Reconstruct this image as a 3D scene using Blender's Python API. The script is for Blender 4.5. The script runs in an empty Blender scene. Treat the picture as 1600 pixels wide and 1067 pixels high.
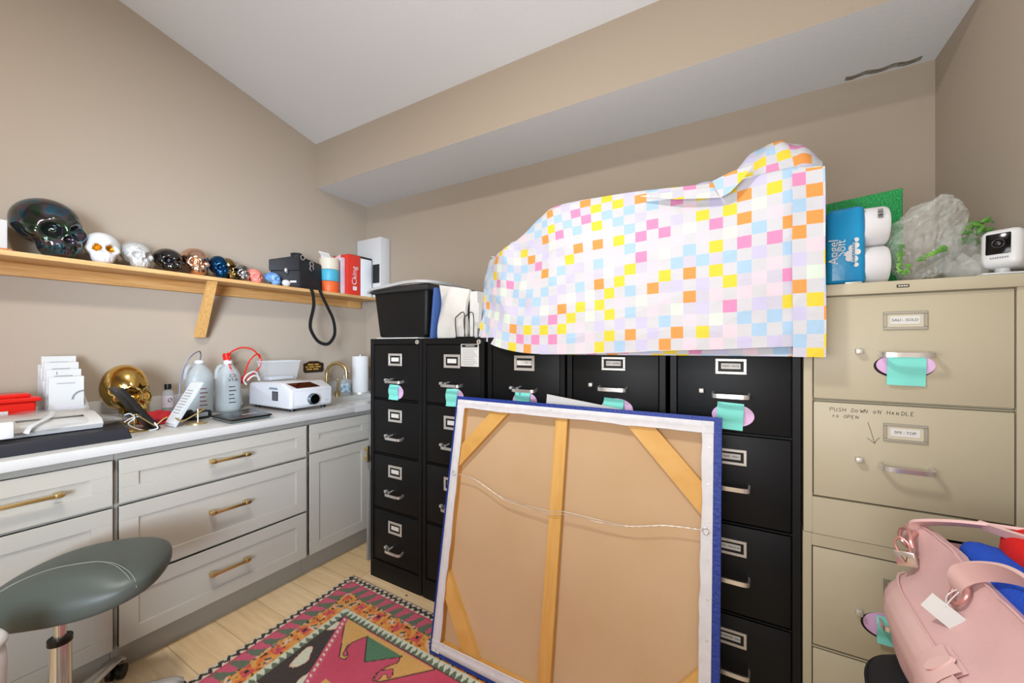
import bpy, bmesh, math, random
from mathutils import Vector, Matrix
from math import sin, cos, pi, radians as R

S = bpy.context.scene
COL = S.collection
rnd = random.Random(7)

# ------------------------------------------------------------------ camera, world, lights, exposure
cam = bpy.data.cameras.new('camera'); cam_o = bpy.data.objects.new('camera', cam); COL.objects.link(cam_o)
cam.sensor_width = 36; cam.lens = 36 * 617 / 1600; cam.shift_y = 5.5 / 1600
cam.clip_start = 0.02
cam_o.location = (0, 0, 1.287); cam_o.rotation_euler = (R(90), 0, math.atan(.585))
S.camera = cam_o
S.view_settings.view_transform = 'Standard'; S.view_settings.look = 'None'
S.view_settings.gamma = 1; S.view_settings.use_curve_mapping = False
S.view_settings.exposure = -0.22

W = bpy.data.worlds.new('world'); S.world = W; W.use_nodes = True
W.node_tree.nodes['Background'].inputs[0].default_value = (.8, .9, 1, 1)
W.node_tree.nodes['Background'].inputs[1].default_value = .3

def area(name, loc, target, size, power, col, shape='DISK', sy=None, spread=None):
    l = bpy.data.lights.new(name, 'AREA'); l.shape = shape; l.size = size
    if sy: l.size_y = sy
    l.energy = power; l.color = col
    if spread: l.spread = R(spread)
    o = bpy.data.objects.new(name, l); COL.objects.link(o); o.location = loc
    o.rotation_euler = (Vector(target) - Vector(loc)).to_track_quat('-Z', 'Y').to_euler()
    return o
area('ceiling_lamp_light', (-.95, .15, 2.93), (-.95, .15, 0), .28, 45, (1, .96, .91))
area('room_fill_light', (.15, -1.4, 1.2), (-1.3, 1.4, .5), 2.0, 29, (1, .98, .96), 'RECTANGLE', 1.4)
area('bounce_flash_light', (-.35, -.3, 1.35), (.05, .72, 2.9), 1.2, 38, (.88, .94, 1), 'RECTANGLE', 1.0)
area('window_daylight', (.45, -1.3, 1.45), (-2.6, 1.5, 1.35), 1.1, 20, (.66, .80, 1), 'RECTANGLE', 1.4, 42)

# ------------------------------------------------------------------ helpers
def lin(h):
    h = h.lstrip('#'); out = []
    for i in (0, 2, 4):
        c = int(h[i:i+2], 16) / 255
        out.append(c / 12.92 if c <= .04045 else ((c + .055) / 1.055) ** 2.4)
    return (*out, 1)

MATS = {}
def mk(name, col, rough=.5, metal=0, bump=None, var=None, spec=.5, trans=0, alpha=1, coat=0, ior=1.45, emis=0, stretch=(1,1,1), sss=0):
    if name in MATS: return MATS[name]
    m = bpy.data.materials.new(name); m.use_nodes = True; nt = m.node_tree
    b = nt.nodes['Principled BSDF']; I = b.inputs
    I['Base Color'].default_value = lin(col); I['Roughness'].default_value = rough; I['Metallic'].default_value = metal
    I['Specular IOR Level'].default_value = spec; I['Transmission Weight'].default_value = trans
    I['Alpha'].default_value = alpha; I['Coat Weight'].default_value = coat; I['IOR'].default_value = ior
    if sss:
        I['Subsurface Weight'].default_value = sss; I['Subsurface Radius'].default_value = (.01, .01, .01)
    if emis:
        I['Emission Color'].default_value = lin(col); I['Emission Strength'].default_value = emis
    tc = nt.nodes.new('ShaderNodeTexCoord'); mp = nt.nodes.new('ShaderNodeMapping')
    mp.inputs['Scale'].default_value = stretch; nt.links.new(tc.outputs['Object'], mp.inputs[0])
    if var:
        n = nt.nodes.new('ShaderNodeTexNoise'); n.inputs['Scale'].default_value = var[0]; n.inputs['Detail'].default_value = 4
        nt.links.new(mp.outputs[0], n.inputs['Vector'])
        cr = nt.nodes.new('ShaderNodeValToRGB'); e = cr.color_ramp.elements
        c = Vector(lin(col)[:3]); c2 = Vector(lin(var[1])[:3])
        e[0].position = .35; e[1].position = .65
        e[0].color = (*c, 1); e[1].color = (*c2, 1)
        nt.links.new(n.outputs['Fac'], cr.inputs[0]); nt.links.new(cr.outputs[0], I['Base Color'])
    if bump:
        n = nt.nodes.new('ShaderNodeTexNoise'); n.inputs['Scale'].default_value = bump[0]; n.inputs['Detail'].default_value = 3
        nt.links.new(mp.outputs[0], n.inputs['Vector'])
        bp = nt.nodes.new('ShaderNodeBump'); bp.inputs['Strength'].default_value = bump[1]; bp.inputs['Distance'].default_value = bump[2] if len(bump) > 2 else .002
        nt.links.new(n.outputs['Fac'], bp.inputs['Height']); nt.links.new(bp.outputs[0], I['Normal'])
    MATS[name] = m; return m

class MB:
    def __init__(s): s.v = []; s.f = []; s.m = []; s.T = None; s.uv = None; s.fc = None
    def add(s, vs, fs, mat=0):
        n = len(s.v)
        if s.T: vs = [tuple(s.T @ Vector(p)) for p in vs]
        s.v += [tuple(p) for p in vs]
        for f in fs:
            s.f.append(tuple(i + n for i in f)); s.m.append(mat)
        return s
    def bm_add(s, bm, mat=0):
        bm.verts.index_update()
        s.add([v.co[:] for v in bm.verts], [[v.index for v in f.verts] for f in bm.faces], mat); bm.free(); return s
    def box(s, lo, hi, bev=0, mat=0, seg=2):
        lo, hi = [min(a, b) for a, b in zip(lo, hi)], [max(a, b) for a, b in zip(lo, hi)]
        if not bev:
            x0, y0, z0 = lo; x1, y1, z1 = hi
            return s.add([(x0,y0,z0),(x1,y0,z0),(x1,y1,z0),(x0,y1,z0),(x0,y0,z1),(x1,y0,z1),(x1,y1,z1),(x0,y1,z1)],
                         [(0,3,2,1),(4,5,6,7),(0,1,5,4),(1,2,6,5),(2,3,7,6),(3,0,4,7)], mat)
        bm = bmesh.new(); bmesh.ops.create_cube(bm, size=1)
        for v in bm.verts:
            v.co = Vector([(a + b) / 2 + c * (b - a) for a, b, c in zip(lo, hi, v.co)])
        bmesh.ops.bevel(bm, geom=bm.edges[:], offset=bev, segments=seg, profile=.5, affect='EDGES')
        return s.bm_add(bm, mat)
    def hexa(s, b4, t4, mat=0, bev=0):           # 4 bottom corners, 4 top corners (counter-clockwise from above)
        vs = list(b4) + list(t4); fs = [(3,2,1,0),(4,5,6,7),(0,1,5,4),(1,2,6,5),(2,3,7,6),(3,0,4,7)]
        if not bev: return s.add(vs, fs, mat)
        bm = bmesh.new(); V = [bm.verts.new(p) for p in vs]
        for f in fs: bm.faces.new([V[i] for i in f])
        bmesh.ops.bevel(bm, geom=bm.edges[:], offset=bev, segments=3, profile=.5, affect='EDGES')
        return s.bm_add(bm, mat)
    def cyl(s, p0, p1, r0, r1=None, n=20, mat=0, cap=True):
        r1 = r0 if r1 is None else r1
        return s.tube([p0, p1], [r0, r1], n, False, mat, cap)
    def tube(s, pts, r, n=8, closed=False, mat=0, cap=True, smooth=0, sec=None, up=None):
        P = [Vector(p) for p in pts]
        if smooth: P = catmull(P, smooth, closed)
        N = len(P); rr = r if isinstance(r, (list, tuple)) else [r] * N
        if len(rr) != N: rr = [rr[min(len(rr)-1, int(i * len(rr) / N))] for i in range(N)]
        vs, fs = [], []; nrm = None
        for i in range(N):
            a = P[i-1] if (i or closed) else P[i]; b = P[(i+1) % N] if (i < N-1 or closed) else P[i]
            t = (b - a); t = t.normalized() if t.length > 1e-9 else Vector((0,0,1))
            if up is not None: nrm = Vector(up)
            elif nrm is None: nrm = Vector((0,0,1)) if abs(t.z) < .9 else Vector((1,0,0))
            nrm = (nrm - t * nrm.dot(t)); nrm = nrm.normalized() if nrm.length > 1e-6 else t.orthogonal().normalized()
            bi = t.cross(nrm)
            if sec:
                for (a_, b_) in sec: vs.append(P[i] + bi * a_ * rr[i] + nrm * b_ * rr[i])
            else:
                for k in range(n):
                    an = 2 * pi * k / n; vs.append(P[i] + (bi * cos(an) + nrm * sin(an)) * rr[i])
        n = len(sec) if sec else n
        for i in range(N if closed else N - 1):
            j = (i + 1) % N
            for k in range(n):
                l = (k + 1) % n; fs.append((i*n+k, i*n+l, j*n+l, j*n+k))
        if cap and not closed:
            fs.append(tuple(range(n-1, -1, -1))); fs.append(tuple((N-1)*n + k for k in range(n)))
        return s.add(vs, fs, mat)
    def strap(s, pts, w, t, up, mat=0, smooth=6):
        return s.tube(pts, 1, 4, False, mat, True, smooth, [(-w/2,-t/2),(w/2,-t/2),(w/2,t/2),(-w/2,t/2)], up)
    def lathe(s, prof, c=(0,0,0), n=32, mat=0, sx=1, sy=1):
        vs, fs = [], []; c = Vector(c); M = len(prof)
        for (r, z) in prof:
            for k in range(n):
                a = 2*pi*k/n; vs.append((c.x + r*cos(a)*sx, c.y + r*sin(a)*sy, c.z + z))
        for i in range(M-1):
            for k in range(n):
                l = (k+1) % n; fs.append((i*n+k, i*n+l, (i+1)*n+l, (i+1)*n+k))
        fs.append(tuple(range(n-1, -1, -1))); fs.append(tuple((M-1)*n+k for k in range(n)))
        return s.add(vs, fs, mat)
    def ell(s, c, r, nu=24, nv=14, mat=0, fn=None):
        vs, fs = [], []
        for j in range(nv+1):
            th = pi * j / nv - pi/2
            for i in range(nu):
                a = 2*pi*i/nu; d = (cos(th)*cos(a), cos(th)*sin(a), sin(th))
                vs.append(fn(d) if fn else (c[0]+d[0]*r[0], c[1]+d[1]*r[1], c[2]+d[2]*r[2]))
        for j in range(nv):
            for i in range(nu):
                l = (i+1) % nu; fs.append((j*nu+i, j*nu+l, (j+1)*nu+l, (j+1)*nu+i))
        return s.add(vs, fs, mat)
    def prism(s, poly, axis, a, b, mat=0):
        n = len(poly)
        def P(u, v, w): return {'x': (w, u, v), 'y': (u, w, v), 'z': (u, v, w)}[axis]
        vs = [P(u, v, a) for u, v in poly] + [P(u, v, b) for u, v in poly]
        fs = [tuple(range(n)), tuple(range(2*n-1, n-1, -1))] + [(i, n+i, n+(i+1) % n, (i+1) % n) for i in range(n)]
        return s.add(vs, fs, mat)
    def grid(s, fn, nu, nv, mat=0, closed_u=False):
        vs = [fn(i/nu, j/nv) for j in range(nv+1) for i in range(nu+1)]
        fs = [(j*(nu+1)+i, j*(nu+1)+i+1, (j+1)*(nu+1)+i+1, (j+1)*(nu+1)+i) for j in range(nv) for i in range(nu)]
        return s.add(vs, fs, mat)
    def text(s, txt, o, right, up, size, mat=0, depth=0, align='CENTER', shear=0):
        cu = bpy.data.curves.new('t', 'FONT'); cu.body = txt; cu.size = size; cu.align_x = align; cu.align_y = 'CENTER'; cu.extrude = depth; cu.shear = shear
        cu.resolution_u = 3
        ob = bpy.data.objects.new('t', cu); me = ob.to_mesh()
        r = Vector(right).normalized(); u = Vector(up).normalized(); nn = r.cross(u); o = Vector(o)
        s.add([o + r*v.co.x + u*v.co.y + nn*v.co.z for v in me.vertices], [tuple(p.vertices) for p in me.polygons], mat)
        ob.to_mesh_clear(); bpy.data.objects.remove(ob); bpy.data.curves.remove(cu); return s

def catmull(P, k, closed=False):
    out = []; N = len(P); rng = N if closed else N - 1
    for i in range(rng):
        p0 = P[i-1] if (i or closed) else P[0]; p1 = P[i]; p2 = P[(i+1) % N]; p3 = P[(i+2) % N] if (i+2 < N or closed) else P[-1]
        for j in range(k):
            t = j / k
            out.append(.5*((2*p1)+(p2-p0)*t+(2*p0-5*p1+4*p2-p3)*t*t+(3*p1-p0-3*p2+p3)*t**3))
    if not closed: out.append(P[-1])
    return out

def obj(name, mb, mats, parent=None, sm=35, origin=None):
    """one mesh object; geometry is given in world coordinates and moved into its thing's frame"""
    me = bpy.data.meshes.new(name)
    root = parent
    while root is not None and root.parent is not None: root = root.parent
    if root is not None: off = Vector(root.location)
    elif origin is not None: off = Vector(origin)
    else:
        xs = [p[0] for p in mb.v]; ys = [p[1] for p in mb.v]; zs = [p[2] for p in mb.v]
        off = Vector(((min(xs)+max(xs))/2, (min(ys)+max(ys))/2, min(zs)))
    me.from_pydata([tuple(Vector(p) - off) for p in mb.v], [], mb.f)
    mats = mats if isinstance(mats, (list, tuple)) else [mats]
    for m in mats: me.materials.append(m)
    me.polygons.foreach_set('material_index', mb.m)
    if mb.uv:
        ul = me.uv_layers.new(name='UVMap')
        for lp in me.loops: ul.data[lp.index].uv = mb.uv[lp.vertex_index]
    if mb.fc:
        ca = me.color_attributes.new('Col', 'FLOAT_COLOR', 'POINT')
        for i, c in enumerate(mb.fc): ca.data[i].color = c
    if sm:
        me.polygons.foreach_set('use_smooth', [True]*len(me.polygons)); me.set_sharp_from_angle(angle=R(sm))
    me.validate(); me.update()
    o = bpy.data.objects.new(name, me); COL.objects.link(o)
    if parent is not None: o.parent = parent
    else: o.location = off
    return o

def tag(o, label, cat, group=None):
    o['label'] = label; o['category'] = cat
    if group: o['group'] = group
    return o
def thing(name, label, cat, loc, group=None):
    o = bpy.data.objects.new(name, None); COL.objects.link(o); o.location = loc; o.empty_display_size = .05
    return tag(o, label, cat, group)
def single(name, label, cat, mb, mats, group=None, sm=35):
    return tag(obj(name, mb, mats, None, sm), label, cat, group)
def struct(name, mb, mats, parent=None, sm=0, label=None):
    o = obj(name, mb, mats, parent, sm, origin=(0,0,0)); o['kind'] = 'structure'
    if label: o['label'] = label
    return o
def rot(loc, rz=0, rx=0, ry=0):
    return Matrix.Translation(loc) @ Matrix.Rotation(rz, 4, 'Z') @ Matrix.Rotation(ry, 4, 'Y') @ Matrix.Rotation(rx, 4, 'X')

# ------------------------------------------------------------------ common materials
M_wall = mk('taupe_wall_paint', 'aea08f', .75, bump=(170, .22, .002), spec=.25)
M_ceil = mk('ceiling_paint', 'dfe2e5', .85, bump=(140, .3, .002), spec=.2)
M_grey = mk('grey_cabinet_paint', 'b5b1a6', .42, bump=(400, .03))
M_greyd = mk('cabinet_frame_grey', '9a968c', .5)
M_quartz = mk('white_quartz', 'cccbc7', .18, var=(6, 'c7c6c2'))
M_gold = mk('brushed_gold', 'e0c98e', .3, 1)
M_chrome = mk('chrome', 'dedede', .22, .8)
M_steel = mk('dull_steel', 'd0cdc7', .4, .55)
M_black = mk('black_file_metal', '0f1011', .48, spec=.3, bump=(700, .12, .0006))
M_blackgap = mk('black_gap', '060607', .8)
M_beige = mk('beige_file_metal', 'bdb59d', .45, bump=(600, .1, .0006), var=(3, 'b8af96'))
M_white = mk('white_plastic', 'd4d4d4', .3)
M_paper = mk('white_paper', 'd2d2cf', .8)
M_ink = mk('dark_ink', '1c1c1c', .8)
M_blackp = mk('black_plastic', '121213', .35)
M_pine = mk('pine_wood', 'dcb47c', .5, var=(9, 'cf9f62'), stretch=(14, .7, 14))

# ------------------------------------------------------------------ room shell
XL, XR, YB, YR = -2.70, .665, 2.223, -2.4
SL = .245
def cz(y): return 2.756 + (1.77 - y) * SL
def floor_mat():
    m = bpy.data.materials.new('oak_plank_floor'); m.use_nodes = True; nt = m.node_tree; L = nt.links.new
    b = nt.nodes['Principled BSDF']; b.inputs['Roughness'].default_value = .42
    tc = nt.nodes.new('ShaderNodeTexCoord'); br = nt.nodes.new('ShaderNodeTexBrick')
    br.inputs['Scale'].default_value = 1; br.inputs['Brick Width'].default_value = 1.22; br.inputs['Row Height'].default_value = .178
    br.inputs['Mortar Size'].default_value = .0012; br.inputs['Color1'].default_value = lin('f0d7b0'); br.inputs['Color2'].default_value = lin('e6c99c'); br.inputs['Mortar'].default_value = lin('a88e6a')
    mp = nt.nodes.new('ShaderNodeMapping'); mp.inputs['Scale'].default_value = (1.1, 14, 1); mp.inputs['Location'].default_value = (.4, .05, 0)
    n = nt.nodes.new('ShaderNodeTexNoise'); n.inputs['Scale'].default_value = 2.4; n.inputs['Detail'].default_value = 6; n.inputs['Distortion'].default_value = .8
    cr = nt.nodes.new('ShaderNodeValToRGB'); cr.color_ramp.elements[0].position = .3; cr.color_ramp.elements[0].color = (.80, .74, .66, 1); cr.color_ramp.elements[1].position = .7; cr.color_ramp.elements[1].color = (1, 1, 1, 1)
    mx = nt.nodes.new('ShaderNodeMixRGB'); mx.blend_type = 'MULTIPLY'; mx.inputs[0].default_value = .85
    L(tc.outputs['Object'], br.inputs['Vector']); L(tc.outputs['Object'], mp.inputs[0]); L(mp.outputs[0], n.inputs['Vector'])
    L(n.outputs['Fac'], cr.inputs[0]); L(br.outputs['Color'], mx.inputs[1]); L(cr.outputs[0], mx.inputs[2]); L(mx.outputs[0], b.inputs['Base Color'])
    return m
struct('floor', MB().box((XL-.1, YR-.1, -.1), (XR+.1, YB+.1, 0)), floor_mat())
struct('wall_left', MB().prism([(YR-.1, 0), (YB+.1, 0), (YB+.1, cz(YB)), (YR-.1, cz(YR-.1))], 'x', XL-.1, XL), M_wall)
struct('wall_right', MB().prism([(YR-.1, 0), (YB+.1, 0), (YB+.1, cz(YB)), (YR-.1, cz(YR-.1))], 'x', XR, XR+.1), M_wall)
struct('wall_back', MB().box((XL, YB, 0), (XR, YB+.1, cz(YB))), M_wall)
struct('wall_rear', MB().box((XL, YR-.1, 0), (XR, YR, cz(YR))), M_wall)
struct('ceiling', MB().prism([(YR-.1, cz(YR-.1)), (YB+.1, cz(YB+.1)), (YB+.1, cz(YB+.1)+.1), (YR-.1, cz(YR-.1)+.1)], 'x', XL-.1, XR+.1), M_ceil)
m_stain = mk('stained_ceiling_paint', '6f6a5a', .9, bump=(180, .5), var=(45, '9a968c'))
sf = MB(); sf.box((XL, 1.77, 2.432), (XR, YB, 2.80))
sf.m[0] = 1
struct('trim_1', sf, [M_wall, M_ceil], label='boxed soffit along the top of the back wall')
sf = MB()
sf.grid(lambda u, v: (.38+.235*u, 2.175+.03*v+.006*sin(u*17), 2.4315), 30, 3)
sf.T = None
o = struct('trim_2', sf, m_stain, label='mildew streak on the soffit beside the back wall')
# ------------------------------------------------------------------ base cabinets, counter, sink
XF = -2.07
def shaker(y0, y1, z0, z1, x=XF, fr=.058):
    mb = MB()
    mb.box((x-.02, y0, z0), (x-.007, y1, z1))
    for (a, b, c, d) in ((y0, y1, z1-fr, z1), (y0, y1, z0, z0+fr), (y0, y0+fr, z0+fr, z1-fr), (y1-fr, y1, z0+fr, z1-fr)):
        mb.box((x-.02, a, c), (x, b, d), .0012, seg=1)
    return mb
def bar_pull(yc, z, l, x=XF, parent=None, vertical=False):
    mb = MB(); w = .006
    if vertical:
        mb.box((x+.024, yc-w, z-l/2), (x+.036, yc+w, z+l/2), .0015)
        for s_ in (-1, 1): mb.box((x, yc-.007, z+s_*(l/2-.02)-.007), (x+.03, yc+.007, z+s_*(l/2-.02)+.007), .0015)
    else:
        mb.box((x+.024, yc-l/2, z-w), (x+.034, yc+l/2, z+w), .0015)
        for s_ in (-1, 1):
            mb.box((x, yc+s_*(l/2-.014)-.009, z-.008), (x+.036, yc+s_*(l/2-.014)+.009, z+.008), .0015)
    o = obj('handle', mb, M_gold, parent); o['label'] = 'brushed gold bar handle'; return o
def carcass(y0, y1, parent):
    mb = MB(); mb.box((-2.69, y0, .115), (XF-.021, y1, .872 if y0 < 1.3 else .725)); mb.box((-2.69, y0, .0), (-2.135, y1, .115))
    if y0 > 1.3: mb.box((XF-.04, y0, .725), (XF-.021, y1, .872)).box((-2.69, y0, .725), (XF-.04, y0+.02, .872)).box((-2.69, y1-.02, .725), (XF-.04, y1, .872))
    obj('body', mb, M_greyd, parent, 0)
GR = 'grey shaker base cabinets under the white counter'
cA = thing('base_cabinet', 'grey shaker base cabinet at the left end behind the saddle stool, drawer above a door', 'cabinet', (-2.4, .1, 0), GR)
carcass(-.6, .537, cA)
d = obj('drawer', shaker(.075, .53, .676, .846), M_grey, cA, 30); bar_pull(.302, .766, .20, parent=d)
obj('door', shaker(.075, .53, .122, .664), M_grey, cA, 30)
d = obj('drawer', shaker(-.59, .065, .676, .846), M_grey, cA, 30); bar_pull(-.26, .766, .20, parent=d)
obj('door', shaker(-.59, .065, .122, .664), M_grey, cA, 30)
cB = thing('base_cabinet', 'wide grey shaker base cabinet with three stacked drawers and gold pulls', 'cabinet', (-2.4, .92, 0), GR)
carcass(.5385, 1.3105, cB)
for z0, z1, zh in ((.676, .845, .764), (.378, .664, .535), (.122, .367, .258)):
    d = obj('drawer', shaker(.548, 1.303, z0, z1), M_grey, cB, 30); bar_pull(.921, zh, .168, parent=d)
cC = thing('base_cabinet', 'grey shaker sink cabinet beside the black file cabinets, false drawer above a door', 'cabinet', (-2.4, 1.7, 0), GR)
carcass(1.312, 2.215, cC)
obj('false_drawer', shaker(1.322, 1.725, .692, .845), M_grey, cC, 30)
d = obj('door', shaker(1.322, 1.725, .122, .680), M_grey, cC, 30); bar_pull(1.688, .60, .10, parent=d, vertical=True)
obj('filler_panel', MB().box((XF-.02, 1.732, .122), (XF, 2.215, .845)), M_grey, cC, 0)

# counter with a cut-out for the sink
SX0, SX1, SY0, SY1 = -2.50, -2.17, 1.60, 2.10
ct = thing('countertop', 'white quartz worktop running along the left wall with low upstand', 'countertop', (-2.38, .8, .875))
mb = MB(); z0, z1 = .875, .912
mb.box((-2.693, -.6, z0), (-2.05, SY0, z1), .003); mb.box((-2.693, SY1, z0), (-2.05, 2.217, z1))
mb.box((-2.693, SY0, z0), (SX0, SY1, z1)); mb.box((SX1, SY0, z0), (-2.05, SY1, z1))
obj('slab', mb, M_quartz, ct, 30)
obj('backsplash', MB().box((-2.698, -.6, .912), (-2.678, 2.217, 1.016), .002).box((-2.678, 2.2, .912), (-2.05, 2.22, 1.016), .002), M_quartz, ct, 30)
sk = thing('sink', 'white undermount sink basin let into the counter by the gold faucet', 'sink', (-2.34, 1.85, .74))
mb = MB(); e = .012
mb.box((SX0-e, SY0-e, .735), (SX1+e, SY1+e, .745))
for lo, hi in (((SX0-e, SY0-e, .745), (SX0, SY1+e, .874)), ((SX1, SY0-e, .745), (SX1+e, SY1+e, .874)), ((SX0, SY0-e, .745), (SX1, SY0, .874)), ((SX0, SY1, .745), (SX1, SY1+e, .874))):
    mb.box(lo, hi, .002)
obj('basin', mb, mk('sink_ceramic', 'dcdcda', .12), sk, 30)
obj('drain', MB().cyl((-2.34, 1.85, .745), (-2.34, 1.85, .748), .035, n=24), M_chrome, sk)

fa = thing('faucet', 'brushed gold gooseneck faucet at the sink, curved spout', 'faucet', (-2.6, 1.79, .912))
mb = MB(); mb.cyl((-2.6, 1.79, .912), (-2.6, 1.79, .93), .024, n=24)
pts = [(-2.6, 1.79, .925), (-2.6, 1.79, 1.0), (-2.6, 1.79, 1.075)] + [(-2.6 + .085*(1-cos(a)), 1.79+.02*(1-cos(a)), 1.075 + .082*sin(a)) for a in [pi*k/10 for k in range(1, 10)]] + [(-2.432, 1.83, 1.05)]
mb.tube(pts, .0125, 14, smooth=3)
obj('spout', mb, M_gold, fa)
mb = MB(); mb.cyl((-2.58, 1.86, .912), (-2.58, 1.86, .945), .018, n=20).cyl((-2.58, 1.86, .945), (-2.575, 1.862, 1.03), .0065, n=12).ell((-2.575, 1.862, 1.03), (.008, .008, .008), 12, 8)
obj('lever', mb, M_gold, fa)

# grey board standing on edge beside the first file cabinet
mb = MB(); mb.hexa([(-1.945, 1.60, 0), (-1.93, 1.60, 0), (-1.93, 2.1, 0), (-1.945, 2.1, 0)], [(-1.935, 1.60, .535), (-1.92, 1.60, .535), (-1.92, 2.1, .535), (-1.935, 2.1, .535)])
single('panel', 'narrow grey board standing upright on the floor between sink cabinet and file cabinet', 'board', mb, mk('grey_board', '8f8d88', .6), sm=0)

# ------------------------------------------------------------------ wall shelf
ZS = 1.660
sh = thing('wall_shelf', 'long pine shelf on the left wall holding the row of skulls', 'shelf', (-2.6, .9, ZS-.02))
obj('board', MB().box((-2.695, -.5, ZS-.02), (-2.497, 2.15, ZS), .0015), M_pine, sh, 30)
mb = MB().box((-2.698, -.5, ZS-.078), (-2.676, 2.02, ZS-.0205), .001).box((-2.698, 2.022, ZS-.078), (-2.676, 2.15, ZS-.0205), .001)
obj('cleat', mb, mk('pine_cleat', 'd0a268', .5, var=(9, 'bd8a4c'), stretch=(14, .7, 14)), sh, 30)
mb = MB().prism([(-2.54, ZS-.021), (-2.515, ZS-.021), (-2.655, 1.330), (-2.697, 1.330), (-2.697, 1.352)], 'y', 1.025, 1.066)
obj('bracket', mb, mk('pine_bracket', 'dcae6c', .5, var=(9, 'cc9955'), stretch=(14, 14, .9)), sh, 0)

# skulls: a star-shaped surface, cranium + face + jaw, with sockets, nose and teeth pressed in
def skull_mesh(c, s, yaw, pitch=0, nu=72, nv=52, gold=False, roll=0, zs=1.0, teeth=1.0):
    ells = [((0, -.10, .24), (.70, .82, .74)), ((0, .34, -.14), (.53, .50, .50)), ((0, .34, -.52), (.43, .42, .42)), ((.44, .30, -.08), (.20, .26, .17)), ((-.44, .30, -.08), (.20, .26, .17))]
    Mx = rot(c, yaw, pitch, roll); mb = MB(); vs = []; mm = []
    def hit(d, e):
        (cx, cy, cz_), (a, b, g) = e
        A = (d[0]/a)**2 + (d[1]/b)**2 + (d[2]/g)**2; B = -(d[0]*cx/a/a + d[1]*cy/b/b + d[2]*cz_/g/g); C = (cx/a)**2 + (cy/b)**2 + (cz_/g)**2 - 1
        D = B*B - A*C
        return (-B + math.sqrt(D)) / A if D > 0 else 0
    def bump(d, t, sig):
        t = Vector(t).normalized(); q = d.dot(t); a = math.acos(max(-1, min(1, q)))
        return math.exp(-(a/sig)**4)
    vs, fs, soc = [], [], []
    for j in range(nv+1):
        th = pi*j/nv - pi/2
        for i in range(nu):
            # more samples towards the face (+y)
            u = 2*pi*i/nu; a = pi/2 + u + .55*sin(u)*-1
            d = Vector((cos(th)*cos(a), cos(th)*sin(a), sin(th)))
            hs = [hit(d, e) for e in ells]; r = max(sum(h**9 for h in hs) ** (1/9)*.985, .3)
            k = 0
            for sx in (-1, 1):
                q = bump(d, (.34*sx, .80, -.02), .30); r -= .30*q; k = max(k, q)
                r += .05*bump(d, (.30*sx, .80, .28), .2)
            r -= .16*bump(d, (0, .85, -.30), .12)
            if d.y > 0 and -.95 < d.z < -.4:
                az = math.atan2(d.x, d.y); wz = max(0, 1-abs((d.z/d.y if d.y > .1 else -9)+.86)/.36) if d.y > .1 else 0
                if abs(az) < .75:
                    r += teeth*.045*wz*abs(cos(az*14)) - teeth*.035*math.exp(-(((d.z/d.y)+.86)/.05)**2)
            p = d*r*s; p.z *= zs
            vs.append(Mx @ p); soc.append(k)
    for j in range(nv):
        for i in range(nu):
            l = (i+1) % nu; f = (j*nu+i, j*nu+l, (j+1)*nu+l, (j+1)*nu+i)
            mb.f.append(f); mb.m.append(1 if gold and min(soc[q] for q in f) > .22 else 0)
    mb.v = [tuple(v) for v in vs]
    zmin = min(v[2] for v in mb.v); return mb, zmin
def skull(label, y, w, mats, yaw=-90, x=-2.585, h=None, group='skull ornaments on the pine shelf', zbase=ZS, pitch=0, gold=False, nu=64, nv=46, roll=0):
    s = w / 1.40; zs = 1.0
    if h: zs = h / (s * 1.64)
    mb, zm = skull_mesh((0, 0, 0), s, R(yaw), R(pitch), nu, nv, gold, R(roll), zs)
    zm = min(v[2] for v in mb.v)
    # flatten the base a little so it sits
    cut = zm + .05 * s
    mb.v = [(a + x, b + y, max(c, cut) - cut + zbase + .0005) for a, b, c in mb.v]
    return single('skull', label, 'skull', mb, mats, group, sm=60)
M_irid = bpy.data.materials.new('iridescent_black'); M_irid.use_nodes = True
nt = M_irid.node_tree; b = nt.nodes['Principled BSDF']; b.inputs['Roughness'].default_value = .08; b.inputs['Metallic'].default_value = .9
tc = nt.nodes.new('ShaderNodeTexCoord'); n = nt.nodes.new('ShaderNodeTexNoise'); n.inputs['Scale'].default_value = 14; n.inputs['Detail'].default_value = 2
cr = nt.nodes.new('ShaderNodeValToRGB'); cr.color_ramp.elements[0].position = .3; cr.color_ramp.elements[0].color = lin('5b4a66')
for p, c in ((.42, '3f5a45'), (.5, '6a5964'), (.58, '356a7a'), (.68, '55424f')):
    e = cr.color_ramp.elements.new(p); e.color = lin(c)
cr.color_ramp.elements[-1].color = lin('6f7a58')
nt.links.new(tc.outputs['Object'], n.inputs['Vector']); nt.links.new(n.outputs['Fac'], cr.inputs[0]); nt.links.new(cr.outputs[0], b.inputs['Base Color'])
M_glit = mk('silver_glitter', 'e8e8e6', .25, .5, bump=(260, 1.0, .004), var=(220, 'b4b4b0'))
skull('large iridescent black skull with ridged teeth, the biggest on the shelf', .462, .205, M_irid, -72, -2.585, .222, nu=96, nv=70, pitch=-6, roll=6)
skull('white skull with gold eye sockets beside the big iridescent skull', .625, .128, [M_white, mk('gold_lining', 'c08a1c', .35, .8)], -98, h=.135, gold=True)
skull('silver glitter skull between the white and the black skull', .747, .118, M_glit, -80, h=.122)
skull('glossy plain black skull on the shelf', .872, .122, mk('gloss_black', '08080a', .06, coat=1), -84, h=.116)
skull('rose gold skull between the black and the navy skull', .988, .125, mk('rose_gold', 'e0b9a0', .2, 1), -88, h=.138)
skull('shiny navy blue skull beside the rose gold skull', 1.095, .088, mk('navy_chrome', '16456f', .12, .85), -80, -2.57, h=.118)
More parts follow.
